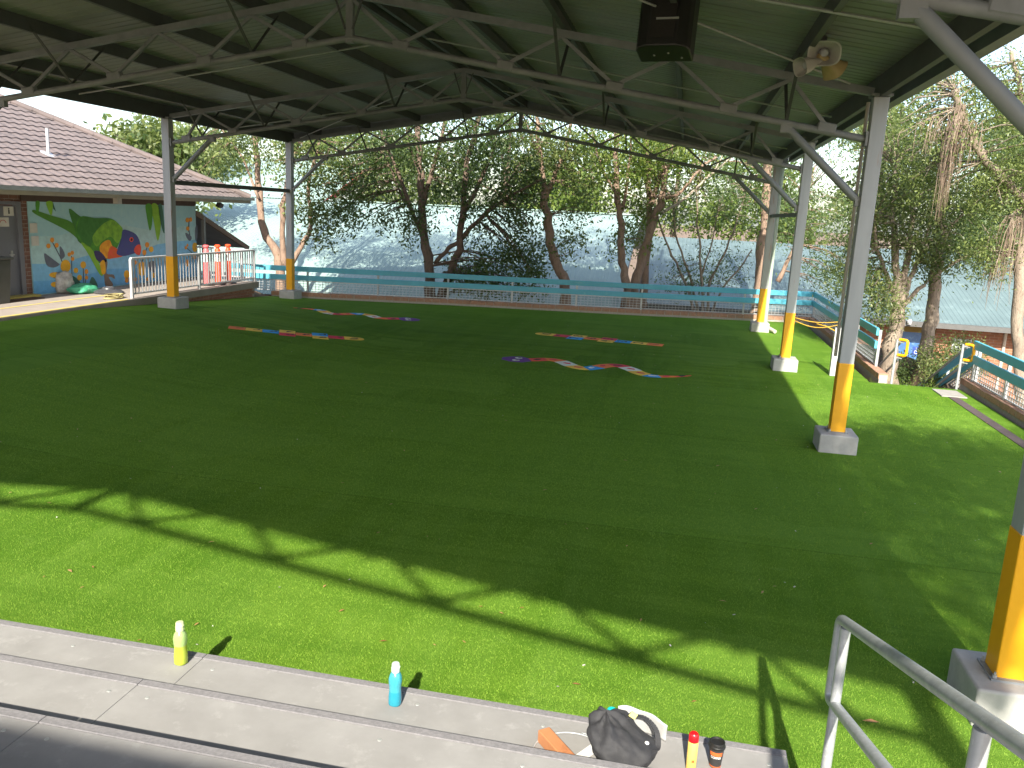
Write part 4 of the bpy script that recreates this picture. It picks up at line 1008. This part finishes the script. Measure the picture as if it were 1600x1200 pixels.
part('limb', MB().tube(grow([atY(x, y, 25.75-.02*i) for i, (x, y) in enumerate(((1033,333),(1052,322),(1068,312),(1092,290),(1112,272),(1138,250),(1152,238)))], .01), [.05-.0013*k for k in range(25)], 8), BARK_W, o, smooth=True)
part('limb', MB().tube(grow([atY(x, y, 25.75) for x, y in ((1092,290),(1118,262),(1128,242))], .01), [.03-.002*k for k in range(9)], 6), BARK_W, o, smooth=True)
tree('tea_tree', 'shrubby tree of many thin grey stems left of the farthest right column', 26.2,
     [([(1085,490),(1070,440),(1050,400),(1030,350),(1025,310)], .06, .02, 0, 0, T), ([(1090,490),(1078,430),(1060,380),(1052,320)], .06, .02, .2, 0, T), ([(1098,492),(1096,430),(1092,370),(1088,300)], .07, .02, 0, 0, T), ([(1106,492),(1110,440),(1130,400),(1150,350),(1165,300)], .06, .02, 0, 0, T), ([(1112,492),(1130,450),(1155,420),(1175,390)], .05, .02, .2, 0, T), ([(1096,430),(1112,380),(1122,330)], .035, .015)],
     [(1100,300,75,50,0,1.6,80), (1055,330,45,45,0,1.2,36), (1150,320,45,55,.2,1.3,44), (1115,420,50,40,.3,.9,40), (1090,240,80,40,.2,1.6,44), (1060,440,30,28,.2,.6,18)], BARK_G, LEAF_N, .10, .3)
tree('gum_tree', 'straight brown trunk rising right behind the farthest right column', 26.4,
     [([(1182,494),(1188,440),(1192,380),(1197,320),(1200,250),(1205,150)], .21, .12, 0, 0, T), ([(1215,440),(1235,400),(1252,360),(1258,300)], .08, .03, .4, .4)],
     [(1225,330,45,70,.3,1.4,60), (1175,250,60,50,.3,1.5,50), (1270,340,50,55,.4,1.3,60), (1240,220,80,60,.3,1.8,60), (1290,430,45,40,.6,1.0,44)], BARK_P, LEAF_N, .11, .3)
tree('paperbark_tree', 'grey-trunked tree splitting into many stems beside the garden stairs', 20.2,
     [([(1389,600),(1393,540),(1402,500),(1404,450)], .22, .15, 0, 0, T), ([(1402,470),(1385,430),(1372,390),(1365,340)], .07, .03, 0, -.3), ([(1404,455),(1400,400),(1396,340),(1400,260)], .10, .05), ([(1406,460),(1418,410),(1424,350),(1430,280)], .09, .04, 0, .3), ([(1408,470),(1428,425),(1440,390),(1455,330)], .07, .03, 0, .2), ([(1410,480),(1432,455),(1446,445)], .06, .04)],
     [(1380,330,60,60,0,1.3,110), (1420,300,60,70,0,1.4,120), (1365,440,30,42,-.3,.7,60), (1385,480,26,24,-.6,.5,36), (1400,220,80,60,0,1.6,120), (1330,400,34,60,.4,.9,70), (1440,385,35,30,-.2,.6,40)], BARK_G, LEAF_O, .085, .35, sig=.24)
tree('paperbark_tree', 'thick rough-barked trunk right of the blue door, standing alone', 20.8,
     [([(1438,600),(1446,550),(1456,500),(1462,430),(1466,360),(1470,290),(1478,200)], .20, .10, 0, 0, T), ([(1462,430),(1500,405),(1540,392),(1590,380)], .05, .02, 0, -.5), ([(1464,400),(1490,350),(1520,320)], .05, .02)],
     [(1470,320,55,70,0,1.3,120), (1530,400,55,28,-.3,.8,70), (1510,330,60,50,.2,1.2,90), (1480,220,80,60,0,1.6,110), (1455,400,30,40,-.3,.6,46)], BARK_G, LEAF_D, .085, .35, sig=.24)
# banksia-like tree with hanging dead fronds, right of the shelter
bt = tree('frond_tree', 'leafy tree with drooping pale dead fronds beyond the right eave', 17.5,
     [([(1600,640),(1592,560),(1590,480),(1598,400),(1612,300)], .12, .10, 0, 0, T), ([(1612,330),(1570,280),(1532,240),(1502,180),(1492,140)], .09, .06, 0, -.6), ([(1610,300),(1600,180),(1580,80)], .08, .04)],
     [(1560,300,50,50,0,1.0,110), (1450,210,60,55,-.2,1.0,90), (1560,140,60,60,0,1.2,110), (1470,130,60,45,0,1.0,80), (1545,400,40,40,.2,.8,50), (1590,230,40,60,-.3,1.0,70), (1440,290,35,35,.3,.7,46)], BARK_G, LEAF_G, .06, .42, sig=.2, per=56)
fr = MB()
def hangs(cx, cy, n, length, spread, Yc):
    for _ in range(n):
        p_ = atY(cx+random.gauss(0, spread), cy+random.gauss(0, spread*.5), Yc+random.gauss(0, .12)); L = length*random.uniform(.4, 1)
        dx, dy = random.gauss(-.05, .05), random.gauss(0, .05)
        fr.tube([p_, p_+Vector((dx*.8, dy*.8, -L*.25)), p_+Vector((dx*1.2, dy, -L*.65)), p_+Vector((dx*1.1+random.gauss(0, .03), dy, -L))], [.004, .007, .005, .002], 4, cap=False)
hangs(1500, 165, 95, 2.1, 6, 16.9); hangs(1512, 190, 40, .9, 14, 16.8); hangs(1590, 340, 34, 1.4, 8, 17.2); hangs(1470, 190, 30, .7, 22, 16.8); hangs(1565, 400, 20, 1.0, 9, 17.2)
part('dead_fronds', fr, FROND, bt, smooth=True)
# overhanging tree behind the camera, right of the shelter: it dapples the right-hand turf
tree('street_tree', 'tall tree standing right of the steps, outside the picture', 1.0,
     [], [], BARK_G, LEAF_D) if False else None
def free_tree(name, label, base, top, crowns, bark, leaf, lsize, asp, per, sig, group='trees around the shelter', r=.16):
    t = thing(name, label, 'tree', base, group); b = Vector(base); tp = Vector(top)
    tk = grow([b-Vector((0, 0, .3)), b+(tp-b)*.3+Vector((.08, .05, 0)), b+(tp-b)*.65-Vector((.06, 0, 0)), tp], .02)
    m_ = MB().tube(tk, [r*1.3-(r*1.0)*k/(len(tk)-1) for k in range(len(tk))], 10); part('trunk', m_, bark, t, smooth=True)
    lm = MB(); allC = []
    for (c, R3, n) in crowns:
        u = rng.normal(size=(n, 3)); u /= np.linalg.norm(u, axis=1)[:, None]; C = np.array(c)+u*(rng.random(n)**.45)[:, None]*np.array(R3); allC.append(C)
        s_ = tk[int(len(tk)*random.uniform(.5, .85))]; e = Vector(c); mid = (s_+e)/2+Vector((0, 0, .2)); lm.tube([s_, mid, e], [r*.45, r*.3, r*.12], 7, cap=False)
        for cc in C[::3]:
            q = random.choice([mid, e, (mid+e)/2]); lm.tube([q, (q+Vector(cc))/2+Vector((0, 0, .08)), Vector(cc)], [.03, .02, .006], 4, cap=False)
    part('branches', lm, bark, t, smooth=True)
    C = np.concatenate(allC); n = len(C)
    P = np.repeat(C, per, 0)+rng.normal(size=(n*per, 3))*sig*np.array([1, 1, .75])
    link('foliage', leaf_mesh(P, lsize, asp, .3), leaf, t)
free_tree('street_tree', 'tall tree right of the steps whose crown dapples the right turf', (6.6, -1.6, -.1), (5.0, -.6, 8.5),
     [((4.2, -.2, 7.6), (1.5, 2.0, 1.3), 62), ((5.2, -1.8, 8.4), (1.6, 1.8, 1.2), 56), ((4.4, 1.6, 6.9), (1.3, 1.5, .9), 34), ((3.2, -1.4, 7.2), (.9, 2.0, .9), 44), ((3.5, -3.3, 6.9), (1.1, 1.2, .9), 38), ((3.3, .8, 6.8), (.8, 1.2, .7), 36), ((6.4, .4, 8.0), (1.5, 1.5, 1.2), 40), ((4.0, -3.0, 7.2), (1.3, 1.5, 1.0), 32)], BARK_G, LEAF_D, .14, .42, 46, .30)
# backdrop trees beyond the roofs
kinds = [('bright_tree', LEAF_B, 'bright green tree'), ('bushy_tree', LEAF_O, 'olive green bushy tree'), ('dense_tree', LEAF_D, 'dense dark green tree')]
spots = [(-27, 40, 9, 1, 'far behind the mural house roof'), (-21, 47, 12, 0, 'beyond the red-trimmed roof'), (-15.5, 44, 10.5, 1, 'beyond the left end of the long green roof'), (-10.5, 47, 12, 2, 'beyond the middle of the long green roof'), (-5.5, 45, 10, 0, 'beyond the long green roof, left of the S-shaped trunk'), (-1.0, 48, 12, 0, 'beyond the gap between the two pale roofs'), (4.0, 46, 11, 0, 'beyond the amenities roof, nearest the right columns'), (9.5, 48, 12, 1, 'beyond the amenities roof, over the blue door'), (15.5, 46, 12, 2, 'beyond the right end of the amenities roof'), (21.5, 42, 13, 1, 'farthest right behind the drooping fronds'), (13, 37, 9, 2, 'close behind the amenities block at the right'), (19, 32, 11, 0, 'right of the amenities block'), (-20.5, 29.5, 7.5, 1, 'between the mural house and the green roof')]
for x, y, h, k, where in spots:
    nm, lf, kd = kinds[k]; zg = -2.4
    cr = []
    for j in range(7):
        a = random.uniform(0, 6.28); rr = random.uniform(.3, 2.4)
        cr.append(((x+rr*math.cos(a), y+rr*math.sin(a), zg+h*random.uniform(.42, .95)), (random.uniform(1.5, 2.3), random.uniform(1.4, 2.2), random.uniform(1.0, 1.7)), 26))
    free_tree(nm, kd+' '+where, (x, y, zg), (x+.4, y, zg+h*.9), cr, BARK_D, lf, .26, .5, 36, .42, 'trees far behind the roofs', .2)
# clipped bush by the stairs
for cx, cy, Yc, rr, lab in ((1408, 590, 20.6, .55, 'round dark bush at the foot of the garden stairs'), (1490, 560, 19.6, .6, 'loose green bush behind the right stair handrail'), (1470, 590, 18.6, .35, 'small low plant among the stones beside the stairs')):
    c = atY(cx, cy, Yc); t = thing('bush', lab, 'bush', (c.x, c.y, c.z-rr), 'bushes by the stairs')
    n = 110; u = rng.normal(size=(n, 3)); u /= np.linalg.norm(u, axis=1)[:, None]; C = np.array(tuple(c))+u*(rng.random(n)**.4)[:, None]*rr*np.array([1.15, 1, .9])
    sm = MB(); b = Vector((c.x, c.y, c.z-rr-.5))
    for cc in C[::4]: sm.tube([b, (b+Vector(cc))/2+Vector((0, 0, .1)), Vector(cc)], [.014, .01, .004], 4, cap=False)
    part('stems', sm, BARK_D, t); P = np.repeat(C, 34, 0)+rng.normal(size=(n*34, 3))*.10
    link('foliage', leaf_mesh(P, .065, .4, .2), LEAF_D if rr > .5 and cx < 1450 else LEAF_O, t)

# ------------------------------------------------------------------ things on the steps
def bottle(label, q, h, cbody, ccap):
    t = thing('water_bottle', label, 'bottle', q, 'water bottles on the steps'); s_ = h/.27
    pr = [(.030, 0), (.036, .004), (.038, .012), (.038, .055), (.0355, .085), (.034, .105), (.0355, .125), (.0385, .150), (.0390, .165), (.036, .185), (.029, .203), (.022, .212), (.020, .216)]
    part('body', MB().lathe([(r*s_, z*s_) for r, z in pr], q, 40, pw=2.35), cbody, t, smooth=True)
    part('cap', MB().lathe([(r*s_, z*s_) for r, z in ((.024, .214), (.025, .217), (.025, .243), (.0235, .246), (.023, .264), (.020, .269), (.010, .271))], q, 28), ccap, t, smooth='auto')
    part('flip_lid', MB().box(Vector(q)+Vector((.021*s_, -.008, .251*s_)), (.016*s_, .02*s_, .01*s_)), ccap, t, bevel=.002)
z1 = .1605
def m_bottle(name, c_up, c_low, level):
    m, nt, b = newmat(name); v = pos(nt); sp = nt.nodes.new('ShaderNodeSeparateXYZ'); nt.links.new(v, sp.inputs[0])
    nt.links.new(mixrgb(nt, c_low, c_up, ramp(nt, sp.outputs['Z'], level-.004, level+.004)), b.inputs['Base Color'])
    b.inputs['Roughness'].default_value = .22; b.inputs['Transmission Weight'].default_value = .3; b.inputs['Subsurface Weight'].default_value = .25; b.inputs['Subsurface Radius'].default_value = (.03, .03, .03); return m
MBY = m_bottle('yellow_green_bottle', (.40, .55, .20), (.46, .55, .06), z1+.12); MBB = m_bottle('aqua_bottle', (.07, .41, .50), (.03, .33, .45), z1+.085)
bottle('translucent yellow-green water bottle standing on the steps at the left', at(283, 1036, z1), .262, MBY, m_plastic('lime_cap', (.55, .60, .32), 0, .35))
bottle('aqua blue water bottle with white cap standing on the lowest step', at(617, 1100, z1), .248, MBB, m_plastic('white_cap', (.52, .58, .60), 0, .35))
# coffee cup
q = at(1117, 1196, z1); cup = thing('coffee_cup', 'black takeaway coffee cup with orange band and black lid', 'cup', q)
MCUP = plain('cup_black', (.035, .035, .037), None, .6, 10)
part('body', MB().lathe([(.027, 0), (.028, .002), (.038, .112), (.0385, .114)], q, 32), MCUP, cup, smooth='auto')
part('lid', MB().lathe([(.0415, .108), (.0425, .112), (.0420, .118), (.039, .121), (.0385, .134), (.037, .138), (.033, .138), (.031, .130), (.012, .129)], q, 32), MBLACK, cup, smooth='auto')
def wrap(me, q, z0, mat, name, par, ang0, th=.0006):
    for v in me.vertices:
        z = z0+v.co.y; r = .028+(z-.002)/.11*.010+th; a = ang0+v.co.x/.035; v.co = Vector((q.x+r*math.cos(a), q.y+r*math.sin(a), q.z+z))
    me.materials.append(mat); o = link(name, me, None, par)
ao = math.atan2(-q.y, -q.x)
MOB = plain('cup_orange', (.62, .13, .03), None, .6)
bm_ = MB(); nn = 20
for k in range(nn):
    a0 = ao-.95+1.9*k/nn; a1 = ao-.95+1.9*(k+1)/nn
    for za, zb_ in ((.073, .094),):
        r0 = .028+(za-.002)/.11*.010+.0005; r1 = .028+(zb_-.002)/.11*.010+.0005
        bm_.add([(q.x+r0*math.cos(a0), q.y+r0*math.sin(a0), q.z+za), (q.x+r0*math.cos(a1), q.y+r0*math.sin(a1), q.z+za), (q.x+r1*math.cos(a1), q.y+r1*math.sin(a1), q.z+zb_), (q.x+r1*math.cos(a0), q.y+r1*math.sin(a0), q.z+zb_)], [(0,1,2,3)])
part('orange_band', bm_, MOB, cup)
wrap(text_mesh('COFFEE', .016), q, .063, plain('cup_white', (.75, .75, .75), None, .6), 'lettering', cup, ao)
part('orange_ring', MB().lathe([(.0288, .006), (.0293, .012)], q, 32), MOB, cup)
# glue can
q = at(1079, 1201, z1); can = thing('spray_can', 'slim yellow can with a red cap standing beside the coffee cup', 'can', q)
MCAN = plain('can_yellow', (.78, .55, .16), (.74, .48, .10), .4, 5)
part('body', MB().lathe([(.024, 0), (.025, .002), (.025, .155), (.021, .160)], q, 28), MCAN, can, smooth='auto')
part('cap', MB().lathe([(.0245, .156), (.025, .158), (.0245, .192), (.018, .200), (.006, .201)], q, 28), m_plastic('red_cap', (.62, .01, .015), 0, .25), can, smooth='auto')
part('label_mark', MB().add([tuple(Vector(q)+Vector((.0256*math.cos(ao+.35+a), .0256*math.sin(ao+.35+a), z))) for a, z in ((-.3,.05),(0,.05),(.3,.05),(.3,.065),(0,.065),(-.3,.065))], [(0,1,4,5),(1,2,3,4)]), MOB, can)
# timber offcut
MTIM = plain('orange_timber', (.50, .22, .10), (.40, .165, .07), .6, 5, bump=.15, wear=(.32, .12, .05), wscale=6, vs=(1, 1, 1))
a = at(849, 1147, z1+.035); b = at(902, 1206, z1+.035)
solo('timber_offcut', MB().beam(a, b, .068, .068), MTIM, 'reddish timber offcut lying across the wire ring on the step', 'timber', bevel=.004)
# wire ring
c = at(890, 1178, z1+.004); rg = MB()
rg.tube([(c.x+.185*math.cos(t_), c.y+.16*math.sin(t_)*1.0, z1+.006+.012*max(0, math.sin(t_*1.0+.6))) for t_ in [2*math.pi*k/48 for k in range(49)]], .0045, 6)
rg.tube([(c.x+.180*math.cos(t_)+.01, c.y+.155*math.sin(t_), z1+.012+.018*max(0, math.sin(t_+.3))) for t_ in [-1.2+2.6*k/30 for k in range(31)]], .004, 6)
solo('wire_ring', rg, MGALV, 'loop of thin grey wire lying on the step by the bag', 'wire', smooth=True)
p = at(915, 1178, z1+.003); solo('white_card', MB().box((p.x, p.y, z1+.004), (.055, .17, .004), Matrix.Rotation(-.55, 3, 'Z')), plain('white_card', (.74, .74, .72), None, .6), 'small blank white card strip lying beside the wire loop', 'card')
# bag with cord and strap
MBAG = plain('black_cloth', (.032, .032, .036), (.022, .022, .026), .8, 30, bump=.3, bdist=.003)
q = at(972, 1185, z1); bag = thing('black_bag', 'slumped black cloth bag with chain and looped strap on the step', 'bag', q)
bd_ = MB(); n = 44; vs = []; fs = []
for i in range(n+1):
    th = math.pi*i/n
    for k in range(2*n):
        ph = math.pi*k/n; p_ = Vector((math.sin(th)*math.cos(ph), math.sin(th)*math.sin(ph), math.cos(th)))
        fold = .10*math.sin(ph*3+p_.z*5+1.3) + .06*math.sin(ph*7-p_.z*9) + .16*mnoise.noise(p_*2.3+Vector((4, 2, 9))) + .07*mnoise.noise(p_*6+Vector((1, 7, 2)))
        top = .14*max(0, p_.z)**2*max(0, -p_.x*.8+.6)
        w = 1+fold*(.55+.45*p_.z)
        v_ = Vector((p_.x*.165*w*(1-.22*max(0, p_.z)), p_.y*.16*w, p_.z*.105*w+top*.16)); v_.x -= .10*max(0, p_.z); v_.y += .06*max(0, p_.z)
        v_.z = max(v_.z, -.075); vs.append(Vector((q.x, q.y, z1+.078))+v_)
for i in range(n):
    for k in range(2*n):
        k2 = (k+1) % (2*n); fs.append((i*2*n+k, i*2*n+k2, (i+1)*2*n+k2, (i+1)*2*n+k))
part('body', bd_.add(vs, fs), MBAG, bag, smooth=True)
fl = MB()                                     # loose opening flaps at the top
for k, (ax, ay, az, bx_, by_, bz_) in enumerate(((-.15, .07, .165, -.03, .10, .16), (-.17, .04, .145, -.12, -.05, .09))):
    A_, B_ = Vector((q.x+ax, q.y+ay, z1+az)), Vector((q.x+bx_, q.y+by_, z1+bz_)); rowsn = 8; gv = []
    for i in range(rowsn+1):
        for j in range(rowsn+1):
            u, w = i/rowsn, j/rowsn; p_ = A_.lerp(B_, u)+Vector((.05*w, -.03*w, -.085*w)); p_.z += .012*math.sin(u*9+w*3); p_.y += .012*math.sin(u*7+k); gv.append(p_)
    fl.add(gv, [(i*9+j, i*9+j+1, (i+1)*9+j+1, (i+1)*9+j) for i in range(rowsn) for j in range(rowsn)])
part('flap', fl, MBAG, bag, smooth=True)
stp = MB(); spts = grow([Vector((q.x+dx, q.y+dy, z1+dz)) for dx, dy, dz in ((.0, .10, .17), (.09, .12, .17), (.155, .09, .13), (.17, .02, .08), (.13, -.03, .10))], 0, 6)
for i in range(len(spts)-1): stp.beam(spts[i], spts[i+1], .028, .005)
part('strap', stp, MBAG, bag)
ch = MB()
for k in range(22):
    t_ = k/21; p_ = Vector((q.x-.135+.03*math.sin(t_*4)+.05*t_, q.y+.03-.26*t_, z1+.13-.11*t_+.01*math.sin(t_*15)))
    Rm = Matrix.Rotation(k*1.4, 3, 'Y') @ Matrix.Rotation(.6, 3, 'X')
    ch.tube([p_+Rm @ Vector((.011*math.cos(a), .007*math.sin(a), 0)) for a in [2*math.pi*j/10 for j in range(11)]], .003, 5)
part('chain', ch, plain('pale_chain', (.6, .6, .62), None, .35, metal=.4), bag, smooth=True)
part('tag', MB().box((q.x+.035, q.y+.085, z1+.195), (.035, .006, .03), Matrix.Rotation(.5, 3, 'Y')), plain('yellow_tag', (.72, .66, .22), None, .7), bag)
part('badge', MB().lathe([(.012, 0), (.010, .006), (.003, .008)], (q.x+.115, q.y-.01, z1+.115), 14), MSW, bag)
# white sheet bag and teal lid behind the black bag
wq = at(1000, 1165, z1); wb = MB(); gv = []; nn = 12
for i in range(nn+1):
    for j in range(nn+1):
        u, w = i/nn, j/nn
        gv.append(Vector((wq.x-.13+.26*u, wq.y+.05+.035*math.sin(u*4)+.05*w, z1+.004+.17*(1-w)*(1-.25*u)+.006*math.sin(u*11+w*5))))
wb.add(gv, [(i*(nn+1)+j, i*(nn+1)+j+1, (i+1)*(nn+1)+j+1, (i+1)*(nn+1)+j) for i in range(nn) for j in range(nn)])
wo_ = solo('white_sheet', wb, plain('white_plastic', (.52, .52, .52), (.42, .42, .42), .5, 8), 'crumpled white sheet propped behind the black bag', 'sheet', smooth=True)
md = wo_.modifiers.new('thick', 'SOLIDIFY'); md.thickness = .006
tq = at(953, 1150, z1); tb_ = thing('lidded_tub', 'white tub with a teal lid peeking out behind the black bag', 'tub', tq)
part('body', MB().lathe([(.024, 0), (.027, .005), (.027, .125)], tq, 20), MWHITE, tb_, smooth='auto'); part('lid', MB().lathe([(.029, .12), (.029, .148), (.022, .158), (.008, .16)], tq, 20), m_plastic('teal_lid', (.01, .52, .52), 0, .3), tb_, smooth='auto')

# galvanised handrail at the right end of the steps
hr = thing('step_handrail', 'galvanised pipe handrail at the right end of the steps', 'handrail', (.88, 3.6, 0))
HX = .87
P0 = at(1312, 970, 1.06); sl_ = .335
def HP(y, z): return (P0.x+.004, y, z)
path = [HP(.2, 1.07+sl_*(P0.y-.2)), HP(P0.y, 1.07), HP(P0.y+.005, .66), HP(.2, .64+sl_*(P0.y-.2))]
part('rail', MB().tube(bend(path, .05), .0245, 16), MGALV, hr, smooth='auto')
for y in (P0.y-.115, 2.1, .5):
    zt_ = 1.06+sl_*(P0.y-y); part('post', MB().tube([HP(y, -.02), HP(y, zt_-.015)], .023, 16), MGALV, hr, smooth='auto')

# ------------------------------------------------------------------ litter
MLF = m_leaf('fallen_leaf', (.30, .12, .05), (.50, .30, .14), .1)
n = 150; V = []
for k in range(n):
    for _ in range(50):
        x = random.uniform(-9, 4.8); y = 4.2+20*random.random()**1.4
        if y < fence_y(x)-.5 and (x < 3.6 or y < 16): break
    s_ = random.uniform(.008, .020)*(1.25 if random.random() < .15 else 1); a = random.uniform(0, 6.28); z = turf_z(x, y)+.014
    for lx, ly, lz in ((-1.6, 0, 0), (0, .45, .25), (1.6, 0, .1), (0, -.45, .2)):
        V.append((x+s_*(lx*math.cos(a)-ly*math.sin(a)), y+s_*(lx*math.sin(a)+ly*math.cos(a)), z+lz*s_))
o = link('fallen_leaves', fast_mesh('fallen_leaves', np.array(V), 4), MLF); o['kind'] = 'stuff'; o['label'] = 'small dry leaves scattered over the turf'; o['category'] = 'leaves'
n = 150; V = []
for k in range(n):
    x = random.uniform(-8, 4.5); y = 4.2+17*random.random()**1.3
    if x > 3.6 and y > 15.8: y = 12
    s_ = random.uniform(.004, .010); a = random.uniform(0, 6.28); z = turf_z(x, y)+.015
    for lx, ly in ((-1, -.6), (1, -.6), (1.1, .7), (-.8, .7)): V.append((x+s_*(lx*math.cos(a)-ly*math.sin(a)), y+s_*(lx*math.sin(a)+ly*math.cos(a)), z+.3*s_*lx))
o = link('paper_specks', fast_mesh('paper_specks', np.array(V), 4), MPAPER); o['kind'] = 'stuff'; o['label'] = 'tiny pale specks scattered over the turf'; o['category'] = 'litter'
q = at(1361, 1129, .03); lf = MB().add([(q.x-.05, q.y, .035), (q.x, q.y+.016, .045), (q.x+.05, q.y+.004, .038), (q.x+.005, q.y-.014, .042)], [(0, 1, 2, 3)])
solo('curled_leaf', lf, MLF, 'single long orange-brown leaf on the turf beside the handrail', 'leaf')
